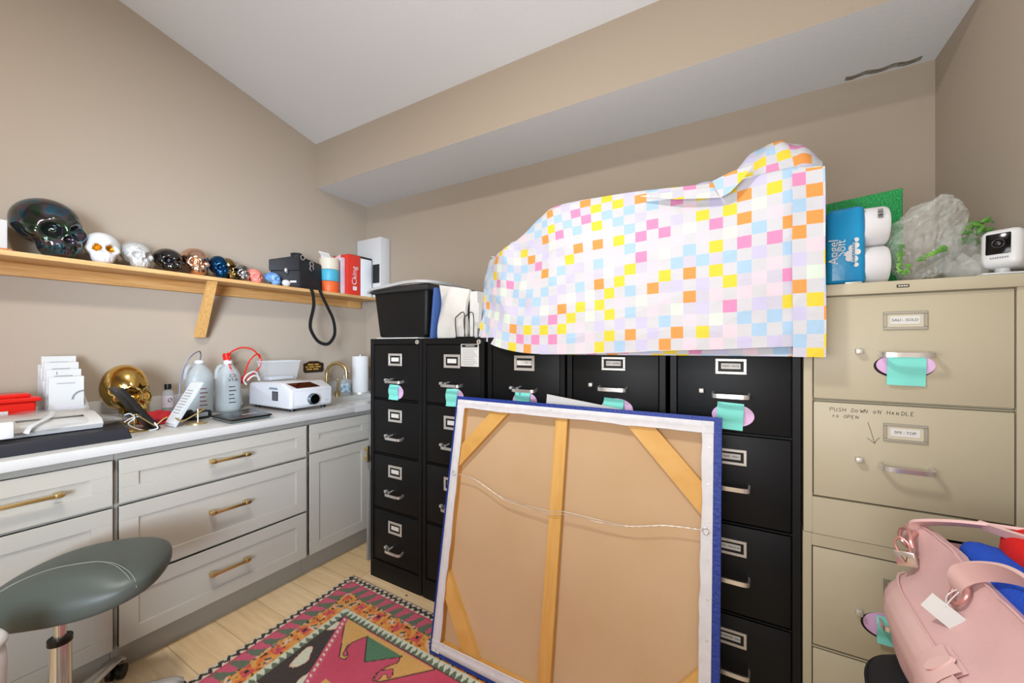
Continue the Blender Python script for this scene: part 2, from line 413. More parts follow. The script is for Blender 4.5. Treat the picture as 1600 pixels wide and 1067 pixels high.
skull('small gold and black skull tucked behind the navy skull', 1.163, .075, mk('gold_black', 'b89a5c', .2, .9, var=(30, '1a1713')), -70, -2.62, h=.122)
skull('small mirror silver skull with black back', 1.217, .085, mk('mirror_silver', 'dcdcdc', .08, 1, var=(16, '2a2a2c')), -84, h=.098)
skull('small coral pink skull next to the mirror silver skull', 1.288, .085, mk('coral', 'ee8577', .35), -80, h=.083)
skull('small blue and white skull in front of the black camera bag', 1.375, .078, mk('blue_white', '2f6fae', .25, var=(22, '8fb4dc')), -60, -2.535, h=.072)
mb = MB().ell((-2.53, 1.455, 1.684), (.02, .028, .022), 18, 12)
mb.box((-2.512, 1.44, 1.682), (-2.508, 1.47, 1.686), .001)
single('trinket', 'small white rounded trinket at the foot of the black camera bag', 'ornament', mb, M_white)

# left end of shelf
single('coaster', 'thin square wooden coaster under the white box at the shelf end', 'coaster', MB().box((-2.66, .24, ZS), (-2.535, .356, ZS+.012), .002), mk('cedar', 'c97f4c', .55, var=(12, 'b96c3c')))
single('box', 'small white carton at the far left end of the shelf', 'box', MB().box((-2.645, .245, ZS+.0125), (-2.55, .346, ZS+.128), .003), M_white)

# camera bag
bg = thing('camera_bag', 'black camera bag with flap and shoulder strap hanging over the shelf edge', 'bag', (-2.58, 1.55, ZS))
PA, PB, PC, PD = (-2.575, 1.372), (-2.505, 1.535), (-2.565, 1.735), (-2.69, 1.60)
M_bag = mk('black_bag_fabric', '1d1e22', .6, bump=(900, .2, .0005))
def lerp(a, b, t): return tuple(x+(y-x)*t for x, y in zip(a, b))
mb = MB(); z0, z1 = ZS+.001, ZS+.215
mb.hexa([(*PA, z0), (*PB, z0), (*PC, z0), (*PD, z0)], [(*lerp(PA, PD, .04), z1-.05), (*PB, z1), (*lerp(PC, PB, .04), z1-.02), (*PD, z1-.03)], bev=.012)
obj('body', mb, M_bag, bg)
nx, ny = .163/.177, -.07/.177
def onface(t, z, off): return (PA[0]+(PB[0]-PA[0])*t + nx*off, PA[1]+(PB[1]-PA[1])*t + ny*off, z)
mb = MB()
q = [onface(.0, 1.755, .004), onface(.97, 1.775, .004), onface(.97, 1.872, .004), onface(.0, 1.822, .004)]
p = [onface(.0, 1.755, .014), onface(.97, 1.775, .014), onface(.97, 1.874, .006), onface(.0, 1.826, .006)]
mb.hexa([q[0], q[1], p[1], p[0]][::-1], [q[3], q[2], p[2], p[3]][::-1], bev=.003)
obj('flap', mb, M_bag, bg)
mb = MB(); a = Vector(onface(.52, 1.765, .016)); mb.ell(a, (.01, .012, .017), 12, 8); mb.cyl(a+Vector((.006, 0, -.012)), a+Vector((.012, 0, -.016)), .006, n=12)
o = obj('clasp', mb, M_chrome, bg); o['label'] = 'chrome turn clasp'
mb = MB(); mb.hexa([onface(.66, 1.690, .002), onface(.86, 1.694, .002), onface(.86, 1.694, .006), onface(.66, 1.69, .006)], [onface(.66, 1.703, .002), onface(.86, 1.707, .002), onface(.86, 1.707, .006), onface(.66, 1.703, .006)])
obj('badge', mb, M_steel, bg)
for (sy, sz) in ((1.548, 1.862), (1.625, 1.835), (1.625, 1.805)):
    tx = PB[0] + (PC[0]-PB[0])*(sy-1.535)/.2 + .006
    mb = MB().tube([(tx+.002, sy+.013*cos(t), sz+.016*sin(t)) for t in [2*pi*k/16 for k in range(16)]], .0028, 6, closed=True)
    o = obj('buckle', mb, M_chrome, bg); o['label'] = 'chrome ring of the strap'
mb = MB(); mb.strap([(-2.59,1.52,1.885),(-2.565,1.535,1.89),(-2.53,1.55,1.885),(-2.52,1.56,1.86)], .025, .004, (1,0,.3)) 
obj('grab_strap', mb, M_bag, bg)
STRAP = [(-2.525, 1.632, 1.80), (-2.50, 1.642, 1.755), (-2.475, 1.655, 1.651), (-2.47, 1.707, 1.547), (-2.47, 1.751, 1.461), (-2.47, 1.761, 1.363), (-2.47, 1.712, 1.296), (-2.47, 1.641, 1.309), (-2.47, 1.59, 1.376), (-2.47, 1.581, 1.435), (-2.47, 1.604, 1.539), (-2.475, 1.606, 1.60), (-2.482, 1.603, 1.64), (-2.50, 1.60, 1.668), (-2.525, 1.60, 1.675)]
obj('shoulder_strap', MB().strap(STRAP, .022, .003, (1, 0, .15)), mk('strap_webbing', '101114', .7), bg)

# rolls, files, binder, boxes at the right end of the shelf
for k, (c, z, nm, l2) in enumerate((('e2622a', ZS, 'orange roll of tape at the bottom of the stack of three on the shelf', 0), ('4aa9c2', ZS+.083, 'teal roll of tape in the middle of the stack of three on the shelf', 0), ('d9cfba', ZS+.166, 'cream roll of tape on top of the stack of three on the shelf', 0))):
    mb = MB(); mb.lathe([(.035, .0), (.064, .0), (.066, .003), (.066, .078), (.064, .081), (.035, .081), (.035, .0)], (-2.58, 1.797, z+.0005), 40)
    single('tape_roll', nm, 'tape roll', mb, mk('tape'+c, c, .45, bump=(60, .1), stretch=(1, 1, 8)), 'stack of tape rolls')
mb = MB(); mb.grid(lambda u, v: (-2.60+.05*u, 1.735+.05*u+.01*sin(v*5), 1.905+.05*v-.015*u), 6, 6); mb.grid(lambda u, v: (-2.56+.02*u, 1.80+.06*u, 1.905+.045*v*u), 6, 6)
single('wrapper', 'crumpled clear film wrapper on top of the cream tape roll', 'wrapper', mb, mk('clear_film', 'f4f4f4', .25, alpha=.45))
mb = MB(); mb.box((-2.66, 1.868, ZS), (-2.535, 1.893, ZS+.27), .002)
single('file_folder', 'translucent pinkish document folder standing left of the red binder', 'folder', mb, mk('pink_clear', 'e2d3d6', .35, alpha=.9, var=(7, 'cbb2c4')))
bd = thing('ring_binder', 'red and white binder with white spine lettering at the shelf end', 'binder', (-2.6, 2.0, ZS))
mb = MB().box((-2.68, 1.897, ZS), (-2.505, 2.008, ZS+.298), .003); obj('spine', mb, mk('binder_red', 'd5382a', .4), bd)
mb = MB().box((-2.68, 2.0085, ZS), (-2.505, 2.112, ZS+.285), .002); o = obj('cover', mb, mk('binder_white', 'e4e8ea', .4), bd); o['label'] = 'white side of the binder'
mb = MB().box((-2.685, 1.93, ZS+.286), (-2.51, 2.118, ZS+.302), .002).box((-2.69, 2.1125, ZS), (-2.507, 2.119, ZS+.29), .002); o = obj('lid', mb, M_blackp, bd); o['label'] = 'black top edge'
mb = MB(); mb.text('Cking', (-2.5042, 1.952, ZS+.145), (0, 0, 1), (0, -1, 0), .06)
mb.box((-2.5048, 1.938, ZS+.035), (-2.504, 1.968, ZS+.065), .004)
o = obj('lettering', mb, M_white, bd, 0); o['label'] = 'white lettering running up the spine'
wb = thing('carton', 'tall white carton with a black square window standing in the corner on the shelf', 'box', (-2.56, 2.17, ZS))
obj('body', MB().box((-2.692, 2.123, ZS), (-2.42, 2.215, ZS+.465), .002), M_white, wb)
mb = MB().box((-2.505, 2.1205, ZS+.11), (-2.432, 2.1235, ZS+.255))
obj('window', mb, M_blackp, wb, 0)
# ------------------------------------------------------------------ things on the counter
ZC = .9125
M_clear = mk('clear_plastic', 'f3f6f7', .08, trans=.0, alpha=.28, coat=.5)
M_milky = mk('milky_plastic', 'c4cccd', .3, alpha=.5)
M_film = mk('plastic_film', 'dcdedb', .12, alpha=.22, bump=(26, .8, .01), coat=.6)

# red box with a lid
rb = thing('storage_box', 'red plastic box with lid at the left end of the counter against the wall', 'box', (-2.56, .22, ZC))
M_red = mk('red_plastic', 'd81e14', .25)
mb = MB(); mb.hexa([(-2.625, .02, ZC), (-2.495, .02, ZC), (-2.495, .405, ZC), (-2.625, .405, ZC)], [(-2.63, .01, ZC+.145), (-2.485, .01, ZC+.145), (-2.485, .412, ZC+.145), (-2.63, .412, ZC+.145)], bev=.008)
obj('body', mb, M_red, rb)
mb = MB().box((-2.638, .0, ZC+.1455), (-2.476, .424, ZC+.163), .006).box((-2.62, .02, ZC+.162), (-2.50, .40, ZC+.178), .007)
obj('lid', mb, M_red, rb)
obj('sticker', MB().box((-2.4845, .24, ZC+.08), (-2.482, .338, ZC+.115)), M_paper, rb, 0)

# brochure holder with four tiers
bh = thing('brochure_holder', 'clear brochure holder with four tiers of white leaflets against the wall', 'brochure holder', (-2.56, .5, ZC))
mb = MB()
mb.box((-2.66, .443, ZC), (-2.47, .557, ZC+.003)).box((-2.662, .443, ZC), (-2.659, .557, ZC+.29))
for k in range(4):
    x = -2.505 - .038*k; mb.box((x-.0015, .443, ZC), (x+.0015, .557, ZC+.11+.055*k))
for yy in (.443, .5555): mb.prism([(-2.66, ZC), (-2.47, ZC), (-2.47, ZC+.10), (-2.655, ZC+.26)], 'y', yy, yy+.0018)
obj('stand', mb, M_clear, bh, 0)
for k, (dz, lines) in enumerate(((.238, 1), (.268, 2), (.298, 1), (.325, 1))):
    x = -2.512 - .038*k; mb = MB().box((x-.010, .448, ZC+.004), (x-.002, .551, ZC+dz)); n0 = len(mb.m)
    zt = ZC + dz
    for q in range(12): mb.box((x-.0021, .472+.0045*q, zt-.030), (x-.0012, .4745+.0045*q, zt-.025), mat=1)
    if k == 0:
        mb.box((x-.0021, .466, zt-.19), (x-.0012, .535, zt-.125), mat=3)
        arc = [(.551-.045*sin(a)*0-.0, 0) for a in (0, 1)]
        for q in range(10):
            a0, a1 = pi/2 + pi/2*q/10, pi/2 + pi/2*(q+1)/10
            mb.add([(x-.0011, .551+.038*cos(a), zt-.06+.04*sin(a)-.04+.0) for a in (a0, a1)] + [(x-.0011, .551+.030*cos(a), zt-.06+.032*sin(a)-.04) for a in (a1, a0)], [(0,1,2,3)], 1)
    if k == 1:
        mb.add([(x-.0011, .551, zt-.035), (x-.0011, .551, zt-.058), (x-.0011, .522, zt-.060), (x-.0011, .535, zt-.045)], [(0,1,2,3)], 2)
        mb.box((x-.0021, .477, zt-.022), (x-.0012, .480, zt-.008), mat=1)
    o = obj('brochure', mb, [M_paper, mk('grey_print', '8d8d92', .8), mk('orange_print', 'd78a2c', .8), mk('pale_print', 'dcd6e0', .8)], bh, 0)

# black tray and the wrapped appliance on it
TZ = ZC+.043
mb = MB(); mb.hexa([(-2.495, -.25, ZC), (-2.112, -.25, ZC), (-2.118, .600, ZC), (-2.495, .655, ZC)], [(-2.49, -.25, TZ), (-2.118, -.25, TZ), (-2.124, .588, TZ), (-2.49, .640, TZ)], bev=.004)
single('tray', 'large flat black slab at the front of the counter under the wrapped appliance', 'tray', mb, mk('charcoal_plastic', '24252b', .5, bump=(300, .2, .0006)))
ap = thing('appliance', 'long white slotted appliance in a clear plastic bag lying on the black tray', 'appliance', (-2.33, .2, TZ))
mb = MB()
prof = [(-2.44, TZ+.004), (-2.205, TZ+.004), (-2.195, TZ+.022), (-2.215, TZ+.040), (-2.30, TZ+.060), (-2.42, TZ+.062), (-2.44, TZ+.05)]
mb.prism(prof, 'y', -.22, .535)
obj('body', mb, mk('appliance_white', 'c6c4bf', .35), ap, 40)
def onslope(y, t): return (-2.215-.085*t, y, TZ+.040+.02*t)
mb = MB()
for a, b in ((-.2, .12), (.14, .315), (.325, .495)):
    nrm = Vector((.02, 0, .085)).normalized()*.0008
    mb.add([Vector(onslope(a, .52))+nrm, Vector(onslope(b, .46))+nrm, Vector(onslope(b, .66))+nrm, Vector(onslope(a, .74))+nrm], [(0,1,2,3)])
obj('slot', mb, M_blackgap, ap, 0)
mb = MB()
def bagfn(u, v):
    a = 2*pi*u; y = -.24 + .88*v
    taper = 1 if v < .72 else max(.28, 1-(v-.72)*2.5)
    rr = .5 + .06*sin(a*5+v*19) + .04*sin(a*9-v*33)
    x = -2.318 + (.15*taper)*cos(a)*(1+.05*sin(v*40+a*3)) ; z = TZ + .036*taper + .005 + (.037*taper + .004*sin(v*47+3*a))*sin(a)
    return (x + .02*max(0, v-.72), y, max(TZ+.001, z))
mb.grid(bagfn, 64, 70)
o = obj('plastic_bag', mb, M_film, ap, 80); o['label'] = 'crinkled clear plastic bag'
mb = MB().strap([(-2.175, .335, TZ+.02), (-2.19, .35, TZ+.042), (-2.24, .40, TZ+.062), (-2.30, .42, TZ+.076)], .014, .002, (0, .3, 1))
obj('tie_band', mb, M_white, ap)
mb = MB().box((-2.165, .245, TZ+.014), (-2.135, .305, TZ+.072), .007).box((-2.1355, .27, TZ+.05), (-2.1345, .276, TZ+.06))
single('power_adapter', 'boxy white power adapter at the front left corner of the black tray', 'adapter', mb, M_white)
CABLE = [(-2.3, .625, .985), (-2.29, .64, .99), (-2.27, .65, .972), (-2.28, .632, .950), (-2.27, .645, .932), (-2.25, .672, .917), (-2.23, .700, .916), (-2.22, .712, .925), (-2.24, .70, .953), (-2.26, .678, .972), (-2.28, .655, .975), (-2.28, .632, .966), (-2.27, .618, .960)]
single('cable', 'looped thin white cable beside the end of the wrapped appliance', 'cable', MB().tube(CABLE, .0028, 8, smooth=6), M_white)

# gold skull
M_goldm = mk('mirror_gold', 'd8b468', .12, 1, bump=(18, .25, .01))
skull('mirror gold skull standing on the counter behind the black sign stand', .695, .165, M_goldm, -70, -2.53, .248, group=None, zbase=ZC, nu=84, nv=60)

# black sign leaning on a gold stand / clear sign on a gold stand
st = thing('sign_stand', 'black tilted menu board on a small gold stand in front of the gold skull', 'sign', (-2.30, .68, ZC))
mb = MB(); mb.T = rot((-2.30, .722, ZC+.004), 0, R(33)); mb.box((-.068, -.012, 0), (.068, .006, .225), .001)
obj('board', mb, mk('black_board', '1b1a18', .35), st)
mb = MB(); mb.T = rot((-2.30, .722, ZC+.004), 0, R(33)); mb.box((-.066, .0062, .01), (.066, .0072, .218))
obj('face', mb, mk('dark_brown_sheet', '3a2c22', .5), st, 0)
mb = MB(); mb.lathe([(.045, 0), (.045, .004), (.04, .006)], (-2.275, .665, ZC), 28)
mb.cyl((-2.275, .650, ZC), (-2.275, .650, ZC+.075), .0035, n=10).tube([(-2.232, .645, ZC+.078), (-2.232, .70, ZC+.026), (-2.232, .712, ZC+.024), (-2.232, .735, ZC+.045), (-2.232, .75, ZC+.05)], .003, 8, smooth=4).cyl((-2.275, .652, ZC+.074), (-2.232, .645, ZC+.078), .003, n=8)
o = obj('stand', mb, M_gold, st); o['label'] = 'gold wire stand'
st = thing('sign_stand', 'clear acrylic sign with white sheet tilted on a gold stand beside the white jugs', 'sign', (-2.27, .82, ZC))
mb = MB(); mb.T = rot((-2.27, .770, ZC+.003), 0, R(-29)); mb.box((-.05, -.004, 0), (.05, .008, .222), .0015)
obj('panel', mb, mk('acrylic', 'eef3f5', .06, alpha=.5, coat=.6), st)
mb = MB(); mb.T = rot((-2.27, .770, ZC+.003), 0, R(-29)); mb.box((-.047, -.0058, .012), (.047, -.0045, .215))
for q in range(9): mb.box((-.035, -.0064, .06+.014*q), (.035-.004*(q % 3), -.0059, .064+.014*q), mat=1)
obj('sheet', mb, [M_paper, mk('grey_print', '8d8d92', .8)], st, 0)
mb = MB(); mb.lathe([(.04, 0), (.04, .004), (.035, .006)], (-2.25, .868, ZC), 28); mb.cyl((-2.25, .872, ZC), (-2.25, .872, ZC+.07), .0035, n=10).tube([(-2.215, .884, ZC+.07), (-2.215, .81, ZC+.03), (-2.215, .79, ZC+.03), (-2.215, .772, ZC+.045)], .003, 8, smooth=4).cyl((-2.25, .872, ZC+.068), (-2.215, .884, ZC+.07), .003, n=8)
o = obj('stand', mb, M_gold, st); o['label'] = 'gold wire stand'

# small bottle
bo = thing('bottle', 'small clear bottle with black cap and pale label near the backsplash', 'bottle', (-2.60, .875, ZC))
mb = MB().lathe([(.024, 0), (.026, .004), (.026, .115), (.022, .13), (.011, .137), (.011, .145)], (-2.60, .875, ZC)); obj('body', mb, M_milky, bo)
mb = MB().lathe([(.0264, .05), (.0264, .11)], (-2.60, .875, ZC)); mb.add([(-2.60+.027*cos(a)*1.0, .875+.027*sin(a), ZC+.088+.011*b_) for a, b_ in [(.0+.35*cos(t), sin(t)) for t in [2*pi*k/16 for k in range(16)]]], [tuple(range(16))], 1)
obj('label', mb, [mk('label_lilac', 'dcd3de', .6), mk('grey_dark', '55555e', .7)], bo)
mb = MB().cyl((-2.60, .875, ZC+.143), (-2.60, .875, ZC+.17), .0145, n=24); obj('cap', mb, M_blackp, bo)

# red pouch and gadget
def blob(c, r, n1=4, amp=.12, ph=0, zmin=None):
    def fn(d):
        k = 1 + amp*sin(n1*d[0]*2.1+ph)*cos(n1*d[1]*1.7+ph*2) + amp*.5*sin(9*d[2]+6*d[0]+ph)
        p = [c[i]+d[i]*r[i]*k for i in range(3)]
        if zmin is not None: p[2] = max(p[2], zmin)
        return tuple(p)
    return fn
single('pouch', 'crumpled red cloth pouch between the two sign stands', 'pouch', MB().ell(None, None, 30, 20, fn=blob((-2.42, .775, ZC+.022), (.06, .062, .036), 3, .14, 1, ZC)), mk('red_cloth', 'd3231b', .6, bump=(120, .3), var=(14, 'a81c3a')))
gd = thing('label_gun', 'black handheld gadget with grey window on the counter beside the clear sign', 'gadget', (-2.40, .93, ZC))
mb = MB(); mb.T = rot((-2.395, .925, ZC), R(12)); mb.box((-.03, -.055, 0), (.03, .055, .04), .01).cyl((-.0, -.075, .028), (0, -.03, .03), .022, n=20)
obj('body', mb, M_blackp, gd)
mb = MB(); mb.T = rot((-2.395, .925, ZC), R(12)); mb.box((.029, -.03, .012), (.0315, .03, .034), .004)
obj('window', mb, mk('grey_window', '8c8c8c', .2), gd)

# two white jugs, spray bottle with red tube
def jug(label, y, x, w, h, ph):
    t = thing('jug', label, 'jug', (x, y, ZC), 'translucent white jugs by the backsplash')
    pr = [(.86, 0), (.95, .02), (1, .05), (1, .60), (.97, .70), (.8, .80), (.5, .88), (.30, .92), (.28, .95)]
    mb = MB().lathe([(w/2*r_, h*z_) for r_, z_ in pr], (x, y, ZC), 40, sx=.8); obj('body', mb, M_milky, t)
    mb = MB().lathe([(w/2*r_*.96, h*z_) for r_, z_ in pr[:4]], (x, y, ZC+.004), 40, sx=.8); o = obj('liquid', mb, mk('cloudy_liquid', 'b7c3c6', .2, alpha=.45), t)
    mb = MB().cyl((x, y, ZC+h*.945), (x, y, ZC+h), w*.17, n=24); obj('cap', mb, M_white, t)
    mb = MB(); c0 = Vector((x+.01, y-w*.36, ZC+h*.86))
    mb.tube([(x, y-w*.18, ZC+h*.88), (x, y-w*.30, ZC+h*.90), (x, y-w*.43, ZC+h*.82), (x, y-w*.46, ZC+h*.66)], .011, 10, smooth=5); obj('grip', mb, M_milky, t)
    mb = MB()
    for k in range(5): mb.box((x+w*.395, y+.0-.018, ZC+.05+.022*k), (x+w*.402, y+.018-.005*(k % 3), ZC+.055+.022*k))
    if ph:
        mb.text('VTA', (x+w*.403, y+.002, ZC+.178), (0, 1, 0), (0, 0, 1), .026)
        mb.box((x+w*.395, y-.012, ZC+.195), (x+w*.403, y+.012, ZC+.197)).box((x+w*.395, y-.012, ZC+.208), (x+w*.403, y+.012, ZC+.21)).box((x+w*.395, y-.014, ZC+.195), (x+w*.403, y-.012, ZC+.21)).box((x+w*.395, y+.012, ZC+.195), (x+w*.403, y+.014, ZC+.21))
    obj('lettering', mb, mk('maroon_ink', '6a3038', .7) if not ph else M_ink, t, 0)
    return t
jug('translucent white jug with a thin hose looping from its cap', .992, -2.545, .13, .292, 0)
jug('translucent white jug with black lettering beside the spray bottle', 1.122, -2.525, .125, .285, 1)
HOSE = [(-2.57, 1.005, 1.20), (-2.56, 1.005, 1.235), (-2.53, .985, 1.253), (-2.50, .943, 1.233), (-2.485, .909, 1.185), (-2.475, .889, 1.121), (-2.47, .878, 1.052), (-2.47, .878, .98), (-2.475, .88, .915)]
single('hose', 'thin clear hose looping out of the left white jug', 'hose', MB().tube(HOSE, .0032, 8, smooth=6), mk('hose_grey', '6d6f86', .3))
sp = thing('spray_bottle', 'white spray bottle with red cap and red looping tube above the sterilizer', 'bottle', (-2.47, 1.15, ZC))
mb = MB(); mb.T = rot((-2.642, 1.215, ZC+.006), 0, R(9)); mb.lathe([(.036, 0), (.038, .006), (.038, .17), (.034, .21), (.024, .255), (.018, .285), (.016, .29)], (0, 0, 0), 32); obj('body', mb, M_white, sp)
mb = MB(); mb.T = rot((-2.642, 1.215, ZC+.006), 0, R(9)); mb.cyl((0, 0, .285), (0, 0, .318), .0205, n=24).cyl((0, 0, .318), (0, 0, .324), .017, n=24); obj('cap', mb, M_red, sp)
REDT = [(-2.633, 1.168, 1.228), (-2.62, 1.191, 1.253), (-2.61, 1.231, 1.271), (-2.60, 1.287, 1.260), (-2.60, 1.329, 1.213), (-2.60, 1.338, 1.165), (-2.58, 1.297, 1.127), (-2.57, 1.250, 1.090), (-2.56, 1.215, 1.073), (-2.50, 1.145, 1.115), (-2.50, 1.118, 1.170), (-2.55, 1.14, 1.212), (-2.60, 1.165, 1.225)]
REDT2 = [(-2.56, 1.215, 1.072), (-2.56, 1.227, 1.122), (-2.58, 1.262, 1.190), (-2.59, 1.305, 1.229), (-2.60, 1.333, 1.217), (-2.60, 1.331, 1.173)]
mb = MB().tube(REDT, .0042, 8, smooth=6).tube(REDT2, .0042, 8, smooth=6).cyl((-2.56, 1.215, 1.06), (-2.56, 1.215, 1.10), .010, n=14); obj('tube', mb, M_red, sp)

# sterilizer
sz = thing('sterilizer', 'white box-shaped sterilizer with dark display and round chrome knob', 'appliance', (-2.38, 1.395, ZC))
mb = MB(); Y0, Y1 = 1.268, 1.525
prof = [(-2.60, ZC+.014), (-2.175, ZC+.014), (-2.162, ZC+.03), (-2.160, ZC+.118), (-2.168, ZC+.126), (-2.245, ZC+.158), (-2.27, ZC+.162), (-2.58, ZC+.150), (-2.60, ZC+.135)]
bm = bmesh.new(); V0 = [bm.verts.new((x, Y0, z)) for x, z in prof]; V1 = [bm.verts.new((x, Y1, z)) for x, z in prof]
bm.faces.new(V0); bm.faces.new(V1[::-1])
for i in range(len(prof)): j = (i+1) % len(prof); bm.faces.new([V0[i], V1[i], V1[j], V0[j]])
bmesh.ops.recalc_face_normals(bm, faces=bm.faces[:]); bmesh.ops.bevel(bm, geom=bm.edges[:], offset=.010, segments=3, profile=.5, affect='EDGES')
mb.bm_add(bm); obj('housing', mb, mk('glossy_white', 'd0d0d2', .18), sz, 40)
sl = Vector((.077, 0, -.032)).normalized(); sn = Vector((.032, 0, .077)).normalized()
def sp_(y, t): return Vector((-2.245, y, ZC+.158)) + sl*.0834*t + sn*.0012
mb = MB().add([sp_(1.285, .12), sp_(1.310, .93), sp_(1.455, .93), sp_(1.428, .12)], [(0,1,2,3)]); o = obj('display', mb, mk('dark_display', '1c0d0b', .06, var=(30, '4a1710')), sz, 0)
mb = MB().cyl((-2.162, 1.398, ZC+.062), (-2.150, 1.398, ZC+.062), .034, .032, n=36).cyl((-2.150, 1.398, ZC+.062), (-2.138, 1.398, ZC+.062), .030, .028, n=36); o = obj('knob', mb, mk('dark_chrome', '8d98a2', .12, 1), sz)
mb = MB()
for a, b, c, d in ((1.283, 1.284, ZC+.03, ZC+.112), (1.509, 1.51, ZC+.03, ZC+.112), (1.283, 1.51, ZC+.029, ZC+.030), (1.283, 1.51, ZC+.112, ZC+.113)): mb.box((-2.162, a, c), (-2.1592, b, d))
mb.box((-2.161, 1.478, ZC+.044), (-2.1592, 1.500, ZC+.048)); obj('front_panel_line', mb, mk('seam_grey', 'a9adb4', .5), sz, 0)
mb = MB().box((-2.345, 1.2672, ZC+.055), (-2.285, 1.2695, ZC+.108)); 
for q in range(5): mb.box((-2.338, 1.2668, ZC+.062+.009*q), (-2.292, 1.2675, ZC+.065+.009*q), mat=1)
obj('sticker', mb, [M_blackp, mk('grey_print', '8d8d92', .8)], sz, 0)
mb = MB().prism([(-2.385, ZC+.118), (-2.285, ZC+.118), (-2.295, ZC+.130), (-2.365, ZC+.130)], 'y', 1.2668, 1.27); o = obj('vent', mb, mk('vent_grey', '7d8b93', .4), sz, 0)
for (x, y) in ((-2.56, 1.30), (-2.56, 1.49), (-2.20, 1.30), (-2.20, 1.49)): obj('foot', MB().cyl((x, y, ZC), (x, y, ZC+.015), .014, n=16), M_blackp, sz)
cb = thing('bin', 'clear plastic tub resting on the back of the white sterilizer', 'tub', (-2.54, 1.42, ZC+.152))
mb = MB(); b0, t0 = ZC+.1565, ZC+.272
B = [(-2.59, 1.335), (-2.50, 1.335), (-2.50, 1.505), (-2.59, 1.505)]; Tp = [(-2.605, 1.318), (-2.485, 1.318), (-2.485, 1.522), (-2.605, 1.522)]
mb.add([(x, y, b0) for x, y in B] + [(x, y, t0) for x, y in Tp], [(3,2,1,0), (0,1,5,4), (1,2,6,5), (2,3,7,6), (3,0,4,7)])
obj('body', mb, mk('frosted_clear', 'dfe4e6', .2, alpha=.28), cb, 0)
mb = MB().tube([(x, y, t0) for x, y in Tp], .004, 8, closed=True); obj('rim', mb, mk('frosted_rim', 'dfe4e6', .3, alpha=.55), cb)
mb = MB().box((-2.585, 1.345, b0+.001), (-2.505, 1.49, b0+.022), .006); obj('contents', mb, mk('tub_contents', 'b9bcbd', .5), cb)
single('cable', 'white cord coil behind the sterilizer beside the red tube', 'cable', MB().tube([(-2.55, 1.30, ZC+.16), (-2.54, 1.285, ZC+.20), (-2.53, 1.26, ZC+.215), (-2.53, 1.225, ZC+.20), (-2.54, 1.21, ZC+.165), (-2.54, 1.225, ZC+.14)], .0045, 8, smooth=6).tube([(-2.54, 1.30, ZC+.16), (-2.52, 1.28, ZC+.185), (-2.52, 1.25, ZC+.19), (-2.53, 1.225, ZC+.165)], .0045, 8, smooth=6), M_white)

# scale
sc = thing('scale', 'flat black digital scale on the counter in front of the jugs', 'scale', (-2.25, 1.05, ZC))
A = [(-2.318, .950), (-2.085, .936), (-2.098, 1.135), (-2.40, 1.185)]
cx, cy = -2.225, 1.05
def sh_(p, k): return (cx+(p[0]-cx)*k, cy+(p[1]-cy)*k)
mb = MB().hexa([(*sh_(p, 1.0), ZC+.012) for p in A], [(*sh_(p, 1.0), ZC+.020) for p in A], bev=.002); obj('platform', mb, mk('scale_black', '0c0d0e', .22), sc)
mb = MB().hexa([(*sh_(p, .93), ZC+.003) for p in A], [(*sh_(p, .93), ZC+.012) for p in A]); obj('base', mb, mk('scale_glass', '55605c', .15), sc, 0)
mb = MB(); mb.T = rot((-2.20, 1.075, ZC+.0203), R(4)); mb.box((-.006, -.035, 0), (.006, .035, .0006)); obj('readout', mb, mk('readout', 'c9ccc8', .3), sc, 0)

# sign on the wall
pl = thing('wall_sign', 'small dark brown plaque with gold writing fixed to the wall behind the sterilizer', 'sign', (-2.697, 1.75, 1.09))
y0, y1, z0, z1 = 1.674, 1.826, 1.088, 1.170
pts = [(y0, z0+.012), (y0+.01, z0), (y1-.01, z0), (y1, z0+.012), (y1, z1-.016), (y1-.02, z1-.012), (1.78, z1), (1.72, z1), (y0+.02, z1-.012), (y0, z1-.016)]
obj('board', MB().prism(pts, 'x', -2.699, -2.692), mk('dark_plaque', '2c1a12', .5), pl, 0)
mb = MB()
for k, (w, z) in enumerate(((.09, 1.146), (.125, 1.129), (.11, 1.112))):
    n = int(w/.0085)
    for q in range(n):
        yy = 1.75 - w/2 + q*.0085
        if (q*7+k*3) % 6 == 5: continue
        mb.box((-2.692, yy, z-.005), (-2.6912, yy+.006, z+.005))
o = obj('lettering', mb, mk('gold_ink', 'c79a3c', .5), pl, 0); o['label'] = 'gold lines of writing'

# soap, towels, pack by the sink
so = thing('soap_bottle', 'clear pump bottle of soap with blue label beside the faucet', 'bottle', (-2.52, 1.885, ZC))
mb = MB().lathe([(.040, 0), (.043, .006), (.043, .085), (.036, .11), (.018, .122), (.016, .13)], (-2.56, 1.915, ZC), 36, sx=.62); obj('body', mb, M_milky, so)
mb = MB(); mb.grid(lambda u, v: (-2.56+.0270*cos((u-.5)*1.9-.35), 1.915+.0435*sin((u-.5)*1.9-.35), ZC+.028+.062*v), 12, 3); obj('label', mb, mk('blue_label', '2c8fbd', .4, var=(40, 'dfeaf0')), so)
mb = MB().cyl((-2.56, 1.915, ZC+.128), (-2.56, 1.915, ZC+.15), .014, n=20).cyl((-2.56, 1.915, ZC+.15), (-2.56, 1.915, ZC+.178), .005, n=10).tube([(-2.56, 1.915, ZC+.178), (-2.53, 1.915, ZC+.182), (-2.512, 1.915, ZC+.174)], .0065, 10); obj('pump', mb, M_white, so)
pt = thing('paper_towel', 'upright roll of white paper towels in the corner of the counter', 'paper towel', (-2.575, 2.06, ZC))
